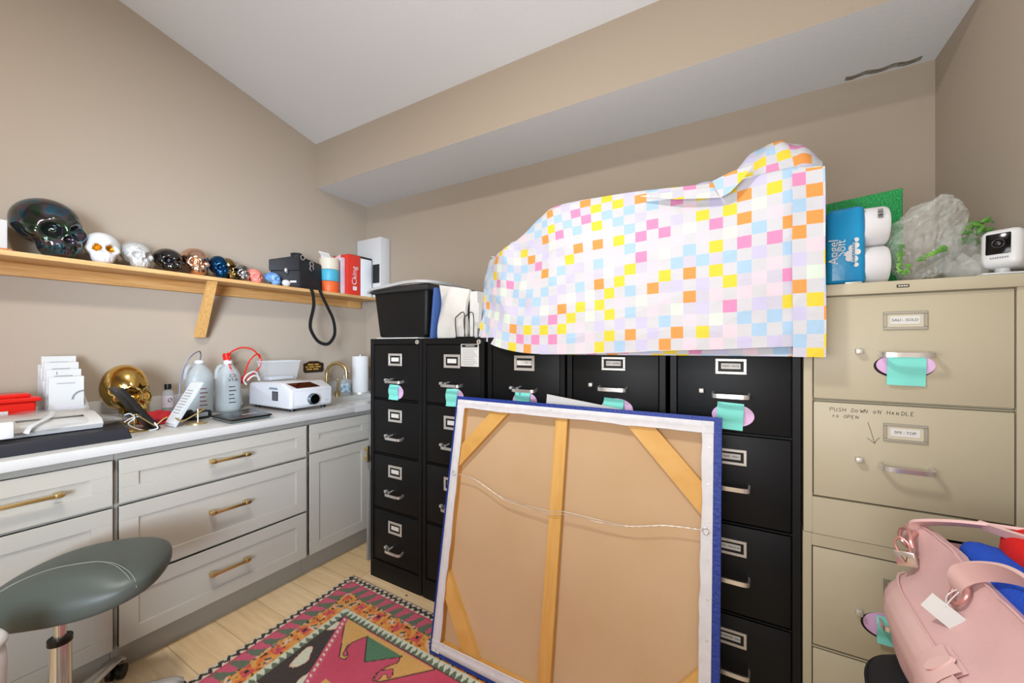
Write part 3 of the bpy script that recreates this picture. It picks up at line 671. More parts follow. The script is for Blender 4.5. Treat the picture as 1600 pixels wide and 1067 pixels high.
mb = MB().lathe([(.058, 0), (.060, .004), (.060, .272), (.058, .276), (.02, .276), (.02, .27)], (-2.575, 2.06, ZC+.012), 40); obj('roll', mb, mk('towel_paper', 'dcdcda', .9, bump=(120, .4)), pt)
mb = MB().cyl((-2.575, 2.06, ZC), (-2.575, 2.06, ZC+.012), .07, n=36).cyl((-2.575, 2.06, ZC+.012), (-2.575, 2.06, ZC+.30), .008, n=12); obj('holder', mb, M_steel, pt)
pk = thing('package', 'small clear pack with pink and red print at the counter end by the file cabinet', 'package', (-2.43, 2.14, ZC))
mb = MB().ell(None, None, 20, 12, fn=blob((-2.43, 2.125, ZC+.026), (.07, .055, .032), 3, .1, 2, ZC)); obj('bag', mb, M_film, pk)
mb = MB().box((-2.43, 2.14, ZC+.045), (-2.39, 2.175, ZC+.105), .004); o = obj('insert', mb, mk('pinkred', 'd9756f', .5), pk)
# ------------------------------------------------------------------ file cabinets
YF, YBK = 1.51, 2.185
M_card = mk('label_card', 'd8d8d4', .7)
M_dark = mk('holder_dark', '151515', .6)
def holder(xc, zc, w, h, parent, yf, txt=None, metal=None, inner=None, cardw=.7, cardh=.42, ts=.017, fr=.012):
    mb = MB(); y = yf
    for a, b, c, d in ((-w/2, w/2, h/2-fr, h/2), (-w/2, w/2, -h/2, -h/2+fr), (-w/2, -w/2+fr, -h/2+fr, h/2-fr), (w/2-fr, w/2, -h/2+fr, h/2-fr)):
        mb.box((xc+a, y-.004, zc+c), (xc+b, y, zc+d), .0012, seg=1)
    o = obj('label_holder', mb, metal or M_steel, parent, 30); o['label'] = 'metal label holder frame'
    mb = MB(); mb.box((xc-w/2+fr, y-.001, zc-h/2+fr), (xc+w/2-fr, y-.0004, zc+h/2-fr), mat=1)
    mb.box((xc-w*cardw/2, y-.0022, zc-h*cardh/2+.001), (xc+w*cardw/2, y-.0011, zc+h*cardh/2+.001))
    if txt: mb.text(txt, (xc, y-.0025, zc+.001), (1, 0, 0), (0, 0, 1), ts, 2)
    o = obj('card', mb, [M_card, inner or M_dark, M_ink], parent, 0); o['label'] = 'white typed card'
def handle(xc, zc, l, parent, yf, th=.013, out=.034, drop=.004):
    mb = MB(); h = l/2
    pts = [(xc-h+.004, yf, zc), (xc-h+.003, yf-out*.6, zc-drop), (xc-h+.012, yf-out, zc-drop), (xc, yf-out-.002, zc-drop), (xc+h-.012, yf-out, zc-drop), (xc+h-.003, yf-out*.6, zc-drop), (xc+h-.004, yf, zc)]
    mb.tube(pts, 1, 4, smooth=4, sec=[(-.003, -th/2), (.003, -th/2), (.003, th/2), (-.003, th/2)], up=(0, 0, 1))
    o = obj('handle', mb, M_chrome, parent, 40); o['label'] = 'chrome bar handle'
def thumb(xc, zc, parent, yf, s=.014):
    mb = MB().box((xc-s/2, yf-.018, zc-s/2), (xc+s/2, yf, zc+s/2), .0025)
    o = obj('latch', mb, M_steel, parent, 40); o['label'] = 'small square thumb latch'
def file_cabinet(label, x0, x1, z0, z1, drawers, body, style, group, texts, base=None, lip=.0, frame=.022, yf=YF):
    t = thing('file_cabinet', label, 'file cabinet', ((x0+x1)/2, (yf+YBK)/2, z0), group)
    mb = MB(); mb.box((x0, yf+.022, z0), (x1, YBK, z1))
    mb.box((x0, yf, z0), (x0+frame, yf+.022, z1), .001, seg=1).box((x1-frame, yf, z0), (x1, yf+.022, z1), .001, seg=1)
    tops = [z1] + [d[0] for d in drawers]; bots = [d[1] for d in drawers] + [z0]
    for k, (a, b) in enumerate(zip(tops, bots)):
        b = b + .002 if k < len(drawers) else b; a = a - .002 if k else a
        if a - b > .0005: mb.box((x0+frame, yf + (0 if k in (0, len(drawers)) else .004), b), (x1-frame, yf+.022, a))
    if lip: mb.box((x0-.001, yf-.008, z1-lip), (x1+.001, yf+.01, z1+.0), .003)
    obj('body', mb, body, t, 30)
    if base: base(t)
    for k, (zb, zt) in enumerate(drawers):
        d = obj('drawer', MB().box((x0+frame+.003, yf+.003, zb+.003), (x1-frame-.003, yf+.021, zt-.003), .002), body, t, 30)
        style(d, (x0+x1)/2, zb, zt, texts[k], yf+.003)
    return t
BG = 'row of black four-drawer file cabinets'
DR = [(.996, 1.290), (.694, .988), (.391, .686), (.100, .383)]
def style_a(d, xc, zb, zt, txt, yf):          # hooked handle with thumb latch and slide
    holder(xc, zt-.082, .100, .066, d, yf, txt, cardw=.55 if not txt else .72, cardh=.32, ts=.010)
    handle(xc+.008, zt-.195, .115, d, yf)
    thumb(xc-.062, zt-.192, d, yf, .013)
    mb = MB().cyl((xc-.02, yf, zt-.186), (xc-.02, yf-.03, zt-.19), .005, n=10); obj('slide', mb, M_chrome, d)
def style_b(d, xc, zb, zt, txt, yf):
    holder(xc, zt-.075, .092, .052, d, yf, txt, cardw=.62, cardh=.36, fr=.009, ts=.0088)
    handle(xc, zt-.168, .112, d, yf, .014, .036)
    thumb(xc-.088, zt-.160, d, yf, .015)
def lock(x):
    def f(t): o = obj('lock', MB().cyl((x, YF+.001, 1.302), (x, YF-.006, 1.302), .011, n=20).box((x-.0015, YF-.0068, 1.296), (x+.0015, YF-.0055, 1.308), mat=1), [M_steel, M_ink], t); o['label'] = 'round key lock'
    return f
def lock_and_notice(t):
    lock(-1.06)(t)
    mb = MB().box((-1.168, YF+.0012, 1.185), (-1.064, YF+.0028, 1.293))
    mb.box((-1.162, YF+.0004, 1.276), (-1.07, YF+.0013, 1.289), mat=1).text('WARNING', (-1.114, YF+.0001, 1.2825), (1, 0, 0), (0, 0, 1), .011)
    for q in range(10): mb.box((-1.160, YF+.0006, 1.266-.0082*q), (-1.074-.006*((q*3) % 4), YF+.0013, 1.2685-.0082*q), mat=2)
    o = obj('notice', mb, [M_paper, M_ink, mk('fine_print', '9a9a9a', .8)], t, 0); o['label'] = 'white printed warning notice'
xs = [(-1.802, -1.421), (-1.414, -1.033), (-1.013, -.632), (-.622, -.241), (-.226, .155)]
N4 = [None]*4
file_cabinet('black four-drawer file cabinet nearest the sink cabinet, under the black tote', *xs[0], 0, 1.321, DR, M_black, style_a, BG, N4, lock(-1.447))
file_cabinet('black four-drawer file cabinet with a white warning notice on its top drawer', *xs[1], 0, 1.321, DR, M_black, style_a, BG, N4, lock_and_notice)
file_cabinet('third black file cabinet from the sink, behind the middle left of the leaning canvas', *xs[2], 0, 1.321, DR, M_black, style_a, BG, ['---- - CO', None, None, None])
file_cabinet('fourth black file cabinet from the sink, behind the white envelope tucked over the canvas', *xs[3], 0, 1.321, DR, M_black, style_b, BG, ['EXP - GARBO', None, None, None])
file_cabinet('fifth black file cabinet from the sink, directly beside the beige cabinets', *xs[4], 0, 1.321, DR, mk('blueblack_file_metal', '0d1014', .48, spec=.3, bump=(700, .12, .0006)), style_b, BG, ['NEW - FACE', 'FAKE - PEIN', 'PEI - REDENB', 'REDENB - SALI'])
def style_c(d, xc, zb, zt, txt, yf):
    holder(xc, zt-.078, .092, .052, d, yf, txt, metal=mk('aged_steel', 'aaa698', .4, .5), inner=mk('holder_beige', 'c9c2ac', .5), cardw=.66, cardh=.42, fr=.008, ts=.0105)
    handle(xc-.002, zt-.170, .112, d, yf, .013, .042)
    thumb(xc-.100, zt-.165, d, yf, .016)
x0, x1 = .162, .622
BGR = 'stacked beige two-drawer file cabinets'
M_brass = mk('dark_badge', '4a4438', .4, .6)
def badge(t):
    mb = MB().box((.372, YF-.0095, 1.4475), (.398, YF-.0078, 1.4565), .001)
    for q in range(4): mb.box((.3755+.0052*q, YF-.0102, 1.450), (.3792+.0052*q, YF-.0094, 1.454), mat=1)
    obj('badge', mb, [M_brass, M_steel], t, 0)
    o = obj('clip', MB().box((.262, 1.512, 1.4685), (.300, 1.53, 1.4735), .001), M_steel, t); o['label'] = 'small metal clip on the top edge'
file_cabinet('beige two-drawer file cabinet on top of the stack, handwritten note on its lower drawer', x0, x1, .712, 1.468, [(1.122, 1.434), (.825, 1.117)], M_beige, style_c, BGR, ['SALI - SOLD', 'SMI - TOP'], badge, .034)
def note_base(t): pass
file_cabinet('beige two-drawer file cabinet at the bottom of the stack, behind the pink bag', x0-.002, x1+.002, 0, .7105, [(.368, .673), (.075, .361)], M_beige, style_c, BGR, [None, None], None, .0)
# hand lettering in marker on the lower drawer of the upper cabinet: strokes of thin ink
def strokes(segs, ox, oz, s, mb, y, w=.0011, slant=0):
    for poly in segs:
        pts = [(ox + (px_ + slant*pz)*s, oz + pz*s) for px_, pz in poly]
        for (a, b), (c, d) in zip(pts, pts[1:]):
            l = math.hypot(c-a, d-b) or 1; nx_, nz = -(d-b)/l*w/2, (c-a)/l*w/2
            mb.add([(a+nx_, y, b+nz), (c+nx_, y, d+nz), (c-nx_, y, d-nz), (a-nx_, y, b-nz)], [(0, 1, 2, 3)])
G = {'P': [[(0,0),(0,1),(.5,1),(.6,.75),(.5,.5),(0,.5)]], 'U': [[(0,1),(0,.2),(.15,0),(.45,0),(.6,.2),(.6,1)]], 'S': [[(.6,.9),(.3,1),(.05,.8),(.5,.4),(.5,.1),(.2,0),(0,.1)]],
     'H': [[(0,0),(0,1)],[(.6,0),(.6,1)],[(0,.5),(.6,.5)]], 'D': [[(.1,0),(.1,1),(.5,.9),(.7,.5),(.5,.1),(0,0)]], 'O': [[(.3,0),(0,.3),(.05,.8),(.35,1),(.65,.7),(.6,.2),(.3,0)]],
     'W': [[(0,1),(.2,0),(.4,.7),(.6,0),(.8,1)]], 'N': [[(0,0),(0,1),(.55,0),(.6,1)]], 'A': [[(0,0),(.3,1),(.6,0)],[(.1,.4),(.5,.4)]], 'L': [[(0,1),(0,0),(.5,0)]],
     'E': [[(.5,1),(0,1),(0,0),(.5,0)],[(0,.5),(.4,.5)]], 'T': [[(.25,1.1),(.25,0)],[(0,.7),(.55,.72)]], 'I': [[(.1,0),(.1,1)]]}
mb = MB()
def word(txt, x, z, s):
    for ch in txt:
        if ch != ' ': strokes(G[ch.upper()], x, z, s*(1 if ch.isupper() else .75), mb, YF+.0025, slant=.12)
        x += s*(.95 if ch != ' ' else .9)
word('PUSH DoWN oN HanDLE', .226, 1.089, .0105)
word('to OPEN', .232, 1.070, .0095)
mb2 = MB(); strokes([[(0, 0), (.006, -.022), (.015, -.059)], [(-.002, -.046), (.007, -.053), (.015, -.060), (.019, -.050), (.026, -.042)]], .313, 1.063, 1, mb2, YF+.0025)
fc = [o for o in COL.objects if o.name.startswith('file_cabinet') and o.get('label', '').startswith('beige two-drawer file cabinet on top')][0]
fd = [c for c in fc.children if c.name.startswith('drawer')][1]
o = obj('handwriting', mb, mk('pencil_ink', '3a362e', .9), fd, 0); obj('arrow', mb2, mk('pencil_ink', '3a362e', .9), fd, 0)

# oval magnets and sticky notes
M_teal = mk('teal_note', '7fdcd0', .7); M_pink = mk('pink_oval', 'dcaede', .5, var=(18, 'e6c6e8'))
def oval(xc, zc, w, h, label, dark=False, y=YF):
    mb = MB(); mb.add([(xc+w/2*cos(t), y+.0022, zc+h/2*sin(t)) for t in [2*pi*k/40 for k in range(40)]] + [(xc+w/2*cos(t), y+.0006, zc+h/2*sin(t)) for t in [2*pi*k/40 for k in range(40)]],
                      [tuple(range(40, 80))] + [(i, (i+1) % 40, 40+(i+1) % 40, 40+i) for i in range(40)])
    if dark: mb.add([(xc-.003+w/2*1.04*cos(t), y+.0026, zc-.003+h/2*1.06*sin(t)) for t in [2*pi*k/40 for k in range(40)]], [tuple(range(40))], 1)
    mb.f = [f[::-1] for f in mb.f]
    single('oval_sticker', label, 'sticker', mb, [M_pink, M_ink], 'pink oval stickers on the drawers', 0)
def note(xc, zc, w, h, label, curl=.016, rz=0, y=YF):
    mb = MB()
    def fn(u, v):
        f = (1-v)
        bulge = curl*sin(pi*min(1, f*1.35))*.55 + curl*f*f*.5
        x = (u-.5)*w; z = (v-.5)*h
        return (xc + x*cos(rz)-z*sin(rz), y-.0012-bulge-.002*sin(u*5)*f, zc + x*sin(rz)+z*cos(rz))
    mb.grid(fn, 12, 16)
    def fb(u, v): p = fn(u, v); return (p[0], p[1]+.0007, p[2])
    n = len(mb.v); mb.grid(fb, 12, 16)
    single('sticky_note', label, 'sticky note', mb, M_teal, 'teal sticky notes over the oval stickers', 60)
places = [(-1.600, 1.035, .10, .078, 'on the top drawer nearest the sink cabinet', -1.614, 1.034, .070, .080),
          (-1.205, 1.037, .105, .078, 'on the drawer under the white warning notice', -1.217, 1.032, .072, .084),
          (-.820, 1.042, .12, .082, 'on the third black cabinet, half behind the canvas edge', -.828, 1.040, .075, .08),
          (-.418, 1.043, .122, .078, 'on the fourth black cabinet, beside the white envelope', -.430, 1.042, .077, .078),
          (-.030, 1.052, .124, .078, 'on the black cabinet next to the beige ones', -.038, 1.050, .078, .088),
          (.392, 1.230, .122, .066, 'on the upper beige cabinet below the chrome handle', .393, 1.216, .080, .084),
          (.352, .484, .10, .07, 'on the lower beige cabinet beside the pink bag', .366, .474, .07, .075)]
for k, (xo, zo, w, h, where, xn, zn, nw, nh) in enumerate(places):
    oval(xo, zo, w, h, 'pink oval sticker ' + where, k >= 5)
    note(xn, zn, nw, nh, 'teal sticky note ' + where, .016 if k != 5 else .008, rz=(-.03, .02, 0, -.06, -.05, -.02, 0)[k])

# ------------------------------------------------------------------ things on top of the black cabinets
ZT = 1.3215
tb = thing('storage_tote', 'black storage tote with grey lid on top of the first black file cabinet', 'tote', (-1.59, 1.85, ZT))
mb = MB(); z0, z1 = ZT+.0055, 1.592
mb.hexa([(-1.775, 1.545, z0), (-1.42, 1.545, z0), (-1.42, 2.15, z0), (-1.775, 2.15, z0)], [(-1.80, 1.525, z1), (-1.395, 1.525, z1), (-1.395, 2.18, z1), (-1.80, 2.18, z1)], bev=.02)
obj('tub', mb, mk('tote_black', '0f0f10', .5, spec=.35, bump=(500, .15, .0005)), tb)
mb = MB().box((-1.812, 1.512, z1-.022), (-1.385, 2.19, z1+.004), .008).box((-1.775, 1.55, z1+.001), (-1.42, 2.155, z1+.022), .01)
obj('lid', mb, mk('lid_dark', '2a2a2b', .4), tb)
M_lid = mk('lid_grey', 'a9aaa8', .4)
mb = MB(); mb.strap([(-1.82, 1.508, z1-.012), (-1.78, 1.505, z1+.004), (-1.70, 1.504, z1+.010), (-1.60, 1.505, z1+.018), (-1.52, 1.508, z1+.024), (-1.44, 1.53, z1+.026), (-1.388, 1.60, z1+.024), (-1.376, 1.75, z1+.018), (-1.376, 1.95, z1+.010), (-1.38, 2.15, z1+.004)], .016, .014, (0, 0, 1))
o = obj('handle', mb, M_lid, tb); o['label'] = 'grey curved handle rim of the lid'
single('paper_sheet', 'white paper under the black tote at the front edge of the cabinet', 'paper', MB().box((-1.755, 1.512, ZT), (-1.445, 1.80, ZT+.005)), M_paper, sm=0)
# folder, bag, papers, wire rack
single('file_folder', 'dark blue folder standing between the black tote and the white paper bag', 'folder', MB().hexa([(-1.382, 1.530, ZT), (-1.362, 1.528, ZT), (-1.362, 1.80, ZT), (-1.382, 1.80, ZT)], [(-1.356, 1.530, 1.578), (-1.338, 1.528, 1.578), (-1.338, 1.80, 1.578), (-1.356, 1.80, 1.578)]), mk('blue_folder', '3f5f9c', .4), sm=0)
mb = MB()
def bagf(u, v):
    x = -1.352 + .180*u + .024*v*(1-u*.4); z = ZT + .001 + (.268-.030*u)*v
    return (x, 1.555 + .012*sin(3*u+4*v)*v + .008*sin(9*u-7*v) - .018*sin(pi*u)*sin(pi*v), z)
mb.grid(bagf, 24, 24)
mb.grid(lambda u, v: (bagf(u, v)[0], bagf(u, v)[1]+.028+.01*sin(5*u), bagf(u, v)[2]*1.0-.004*v), 24, 24)
for u in (0, 1): mb.grid(lambda a, v, u=u: (bagf(u, v)[0], bagf(u, v)[1]+a*(.028+.01*sin(5*u)), bagf(u, v)[2]-.004*v*a), 3, 24)
single('paper_bag', 'creased white paper bag standing upright beside the blue folder', 'bag', mb, mk('bag_paper', 'cfccc6', .7, bump=(16, .7, .01)), sm=70)
mb = MB().box((-1.166, 1.585, ZT), (-1.162, 1.85, 1.555)).box((-1.155, 1.585, ZT), (-1.138, 1.85, 1.552)).box((-1.134, 1.60, ZT), (-1.125, 1.85, 1.55))
o = single('papers', 'white envelopes filed upright in the black wire rack beside the checked cloth', 'papers', MB().box((-1.164, 1.575, ZT+.001), (-1.118, 1.85, 1.550), .002), M_paper, sm=0)
mb = MB().hexa([(-1.150, 1.572, ZT+.085), (-1.108, 1.57, ZT+.045), (-1.106, 1.592, ZT+.045), (-1.15, 1.594, ZT+.085)], [(-1.135, 1.572, ZT+.175), (-1.104, 1.57, ZT+.17), (-1.102, 1.592, ZT+.17), (-1.133, 1.594, ZT+.175)])
single('envelope', 'bright white envelope tilted in front of the upright papers beside the checked cloth', 'envelope', mb, M_paper, sm=0)
wr = thing('wire_rack', 'black wire letter rack in front of the white papers on the cabinet top', 'rack', (-1.15, 1.6, ZT))
for x, h in ((-1.205, .118), (-1.152, .115)):
    mb = MB().tube([(x, 1.524, ZT+.003), (x-.006, 1.522, ZT+.085), (x+.008, 1.523, ZT+.108), (x+.045, 1.526, ZT+h), (x+.048, 1.526, ZT+.003)], .0025, 8, smooth=5)
    obj('divider', mb, M_blackp, wr)
obj('base', MB().tube([(-1.21, 1.524, ZT+.003), (-1.10, 1.528, ZT+.003)], .003, 8), M_blackp, wr)

# ------------------------------------------------------------------ checked cloth over the cabinets
FRONT = [
 [(-1.098,1.56,1.33),(-1.127,1.64,1.477),(-1.16,1.70,1.616),(-1.146,1.72,1.725)],
 [(-.971,1.50,1.284),(-.976,1.54,1.461),(-.991,1.58,1.616),(-.998,1.62,1.743)],
 [(-.849,1.478,1.259),(-.857,1.51,1.453),(-.872,1.56,1.632),(-.906,1.62,1.783)],
 [(-.736,1.468,1.25),(-.741,1.49,1.446),(-.756,1.54,1.672),(-.786,1.60,1.852)],
 [(-.62,1.465,1.246),(-.626,1.48,1.465),(-.652,1.52,1.71),(-.688,1.57,1.878)],
 [(-.414,1.463,1.246),(-.417,1.475,1.453),(-.429,1.50,1.676),(-.449,1.56,1.873)],
 [(-.233,1.462,1.249),(-.235,1.47,1.453),(-.238,1.49,1.649),(-.248,1.55,1.856)],
 [(-.074,1.46,1.249),(-.075,1.465,1.443),(-.075,1.48,1.647),(-.078,1.53,1.842)],
 [(.033,1.458,1.251),(.033,1.46,1.446),(.033,1.47,1.64),(.034,1.51,1.833)],
 [(.125,1.456,1.252),(.125,1.458,1.44),(.126,1.465,1.626),(.127,1.495,1.83)],
 [(.165,1.45,1.253),(.165,1.452,1.437),(.166,1.455,1.618),(.165,1.475,1.817)],
 [(.206,1.452,1.253),(.205,1.455,1.435),(.204,1.458,1.613),(.202,1.475,1.811)]]
FRONT = [[(p[0][0], p[0][1], p[0][2] + (max(0, .030*(p[0][0]+.74)/.86) if -.75 < p[0][0] < .21 else 0))] + p[1:] for p in FRONT]
RIDGE = [(-1.156,1.76,1.744),(-1.02,1.72,1.765),(-.93,1.72,1.800),(-.81,1.72,1.875),(-.72,1.72,1.905),(-.475,1.70,1.905),(-.262,1.69,1.893),(-.075,1.66,1.900),(.047,1.64,1.975),(.099,1.64,1.992),(.165,1.64,1.955),(.218,1.60,1.868)]
def bez_cols(C, k):                                  # smooth interpolation across and along
    rows = list(zip(*C)); rows = [catmull([Vector(p) for p in r], k) for r in rows]
    return rows
rows = bez_cols([f + [(f[3][0], f[3][1]+.035, f[3][2]+(-.012 if f[3][0] > -.12 else .006))] + [r] for f, r in zip(FRONT, RIDGE)], 8)          # 5 rows of points
ncol = len(rows[0])
back1 = [Vector((p.x, 1.95, min(p.z-.06, 1.86))) for p in rows[5]]; back2 = [Vector((p.x, 2.06, 1.62)) for p in rows[5]]; back3 = [Vector((p.x, 2.08, 1.325)) for p in rows[5]]
rows += [back1, back2, back3]
cols_ = []
for i in range(ncol):
    cols_.append(catmull([r[i] for r in rows], 10))
nrow = len(cols_[0])
mb = MB(); mb.uv = []
import mathutils
for i in range(ncol):
    for j in range(nrow):
        p = cols_[i][j].copy()
        # loose folds: gentle waves and a soft sideways crease line
        fr = max(0, min(1, (j-2)/6)) * (1 if j <= 30 else .5)
        wv = .0035*mathutils.noise.noise((p.x*5, p.z*5, 1.3)) + .002*mathutils.noise.noise((p.x*14, p.z*14, 4.1))
        p.y += wv*(2.0+3.5*max(0, min(1, (-.55-p.x)/.3)))*fr
        if 38 < j < 62: p.z += .022*mathutils.noise.noise((p.x*19, p.y*19, 5)) + .012*mathutils.noise.noise((p.x*8, p.y*8, 2))
        if j < 3 and p.x < .10 and p.x > -.8: p.y += .0
        mb.v.append(tuple(p))
        mb.uv.append((0, 0))
# arc-length uv so the printed squares keep their size
us = [0.0]
for i in range(1, ncol): us.append(us[-1] + (Vector(cols_[i][14]) - Vector(cols_[i-1][14])).length)
for i in range(ncol):
    vv = 0
    for j in range(nrow):
        if j: vv += (Vector(cols_[i][j]) - Vector(cols_[i][j-1])).length
        mb.uv[i*nrow+j] = (us[i], vv + .004*sin(us[i]*6))
for i in range(ncol-1):
    for j in range(nrow-1):
        mb.f.append((i*nrow+j, (i+1)*nrow+j, (i+1)*nrow+j+1, i*nrow+j+1)); mb.m.append(0)
# side panel at the right end
base = len(mb.v); edge = [Vector(p) for p in cols_[-1]]
K = 8
for j in range(nrow):
    for k in range(K+1):
        p = edge[j]; q = Vector((p.x+.002, p.y+(2.08-p.y)*k/K, min(p.z, 1.868 - .03*k/K)))
        if j > 50: q = p
        mb.v.append((q.x, q.y + .0, max(q.z, 1.3235 if q.y > 1.512 else q.z))); mb.uv.append((us[-1] + (2.08-p.y)*k/K, mb.uv[(ncol-1)*nrow+j][1]))
for j in range(50):
    for k in range(K): a = base + j*(K+1)+k; mb.f.append((a, a+1, a+K+2, a+K+1)); mb.m.append(0)
def cloth_mat():
    m = bpy.data.materials.new('checked_cloth'); m.use_nodes = True; nt = m.node_tree; L = nt.links.new; N = nt.nodes.new
    b = nt.nodes['Principled BSDF']; b.inputs['Roughness'].default_value = .65; b.inputs['Specular IOR Level'].default_value = .3
    uv = N('ShaderNodeUVMap'); uv.uv_map = 'UVMap'
    sc = N('ShaderNodeVectorMath'); sc.operation = 'SCALE'; sc.inputs['Scale'].default_value = 1/.0405; L(uv.outputs[0], sc.inputs[0])
    fl = N('ShaderNodeVectorMath'); fl.operation = 'FLOOR'; L(sc.outputs[0], fl.inputs[0])
    sx = N('ShaderNodeSeparateXYZ'); L(fl.outputs[0], sx.inputs[0])
    ad = N('ShaderNodeMath'); ad.operation = 'ADD'; L(sx.outputs[0], ad.inputs[0]); L(sx.outputs[1], ad.inputs[1])
    md = N('ShaderNodeMath'); md.operation = 'FLOORED_MODULO'; md.inputs[1].default_value = 2; L(ad.outputs[0], md.inputs[0])
    wn = N('ShaderNodeTexWhiteNoise'); wn.noise_dimensions = '2D'; L(fl.outputs[0], wn.inputs['Vector'])
    cr = N('ShaderNodeValToRGB'); cr.color_ramp.interpolation = 'CONSTANT'
    cols = [(0, 'e2c93c'), (.16, 'd688b2'), (.29, 'e2954c'), (.38, 'a3c2dc'), (.60, 'c2bedb'), (.78, 'cfdccf'), (.89, 'dfc8d2')]
    e = cr.color_ramp.elements; e[0].color = lin(cols[0][1]); e[0].position = 0; e[1].position = cols[1][0]; e[1].color = lin(cols[1][1])
    for p, c in cols[2:]: k = e.new(p); k.color = lin(c)
    L(wn.outputs['Value'], cr.inputs[0])
    # white squares carry a faint tint in places
    cr2 = N('ShaderNodeValToRGB'); cr2.color_ramp.interpolation = 'CONSTANT'; e = cr2.color_ramp.elements
    e[0].color = lin('c8c8cd'); e[1].position = .8; e[1].color = lin('c3c1cf')
    L(wn.outputs['Value'], cr2.inputs[0])
    mx = N('ShaderNodeMixRGB'); L(md.outputs[0], mx.inputs[0]); L(cr2.outputs[0], mx.inputs[1]); L(cr.outputs[0], mx.inputs[2])
    L(mx.outputs[0], b.inputs['Base Color'])
    b.inputs['Transmission Weight'].default_value = 0
    n = N('ShaderNodeTexNoise'); n.inputs['Scale'].default_value = 9; n.inputs['Detail'].default_value = 5; L(uv.outputs[0], n.inputs['Vector'])
    bp = N('ShaderNodeBump'); bp.inputs['Strength'].default_value = .45; bp.inputs['Distance'].default_value = .02; L(n.outputs['Fac'], bp.inputs['Height'])
    vo = N('ShaderNodeTexVoronoi'); vo.inputs['Scale'].default_value = 7; mpv = N('ShaderNodeMapping'); mpv.inputs['Rotation'].default_value = (0, 0, .5); mpv.inputs['Scale'].default_value = (1, 1.7, 1)
    nn = N('ShaderNodeTexNoise'); nn.inputs['Scale'].default_value = 3; mxv = N('ShaderNodeMixRGB'); mxv.inputs[0].default_value = .12
    L(uv.outputs[0], mpv.inputs[0]); L(mpv.outputs[0], nn.inputs['Vector']); L(mpv.outputs[0], mxv.inputs[1]); L(nn.outputs['Color'], mxv.inputs[2]); L(mxv.outputs[0], vo.inputs['Vector'])
    bp2 = N('ShaderNodeBump'); bp2.inputs['Strength'].default_value = .5; bp2.inputs['Distance'].default_value = .02; L(vo.outputs['Distance'], bp2.inputs['Height']); L(bp.outputs[0], bp2.inputs['Normal']); L(bp2.outputs[0], b.inputs['Normal'])
    return m
M_cloth = cloth_mat()
# the loose pleat at the top and the lifted lower layer, same cloth
def flap(pts, uv0):
    n = len(mb.v); mb.v += pts
    mb.uv += [(uv0[0]+p[0], uv0[1]+p[2]) for p in pts]
    return n
n = flap([(-.33,1.520,1.845),(-.20,1.512,1.835),(-.09,1.500,1.822),(-.33,1.518,1.842),(-.205,1.492,1.800),(-.065,1.478,1.775)], (2.0, .3))
mb.f += [(n+3, n+4, n+1, n), (n+4, n+5, n+2, n+1)]; mb.m += [0, 0]
n = flap([(-.09,1.505,1.845),(-.03,1.485,1.858),(.03,1.478,1.862),(-.065,1.478,1.775),(-.035,1.470,1.785),(.0,1.474,1.822)], (2.0, .3))
mb.f += [(n+3, n+4, n+1, n), (n+4, n+5, n+2, n+1)]; mb.m += [0, 0]
def sheet(fn, nu, nv, uv0):
    n = len(mb.v)
    for j in range(nv+1):
        for i in range(nu+1):
            p = fn(i/nu, j/nv); mb.v.append(p); mb.uv.append((uv0[0]+p[0], uv0[1]+p[2]))
    for j in range(nv):
        for i in range(nu): a = n + j*(nu+1)+i; mb.f.append((a, a+1, a+nu+2, a+nu+1)); mb.m.append(0)
sheet(lambda u, v: (.128+.079*u + .001*sin(v*9), 1.4435+.017*v**3+.003*sin(v*7+u*2)*v, 1.2515+(.566-.006*u)*v), 8, 40, (.0, .017))
sheet(lambda u, v: (-.73+.86*u, 1.478+.006*sin(u*11)+.02*v, 1.248+.004*u+.07*v), 30, 5, (.0, .0))
single('tablecloth', 'plastic cloth printed with pastel squares draped over the pile on the cabinets', 'tablecloth', mb, M_cloth, sm=180)

# ------------------------------------------------------------------ things on the beige cabinets
ZG = 1.4685
tp = thing('toilet_paper_pack', 'blue and white pack of toilet rolls lying beside the checked cloth', 'toilet paper', (.29, 1.58, ZG))
mb = MB(); mb.hexa([(.222, 1.545, ZG+.001), (.319, 1.545, ZG+.001), (.319, 1.665, ZG+.001), (.222, 1.665, ZG+.001)], [(.226, 1.548, ZG+.236), (.316, 1.548, ZG+.240), (.316, 1.665, ZG+.240), (.226, 1.665, ZG+.236)], bev=.016)
obj('wrapper', mb, mk('pack_blue', '1990c4', .25, bump=(30, .3, .004), var=(9, '1482b6')), tp, 50)
for k in range(2):
    zc_ = ZG + .060 + .119*k
    mb = MB(); prof = [(.030, 0), (.052, .0), (.0585, .006), (.0595, .05), (.0585, .054)]
    vs = []
    mb.T = Matrix.Translation((.315, 1.606, zc_)) @ Matrix.Rotation(R(90), 4, 'Y'); mb.lathe([(.02, 0), (.0585, 0), (.0595, .006), (.0595, .050), (.055, .058), (.02, .058)], (0, 0, 0), 36)
    o = obj('roll', mb, mk('tissue', 'd9d8da', .9, bump=(60, .4)), tp, 50); o['label'] = 'white toilet roll end'
mb = MB(); yy = 1.5445
mb.text('Angel', (.2405, yy, ZG+.103), (0, 0, 1), (-1, 0, 0), .034); mb.text('Soft', (.2585, yy, ZG+.113), (0, 0, 1), (-1, 0, 0), .032)
o = obj('lettering', mb, M_white, tp, 0); o['label'] = 'white lettering running up the pack'
mb = MB()
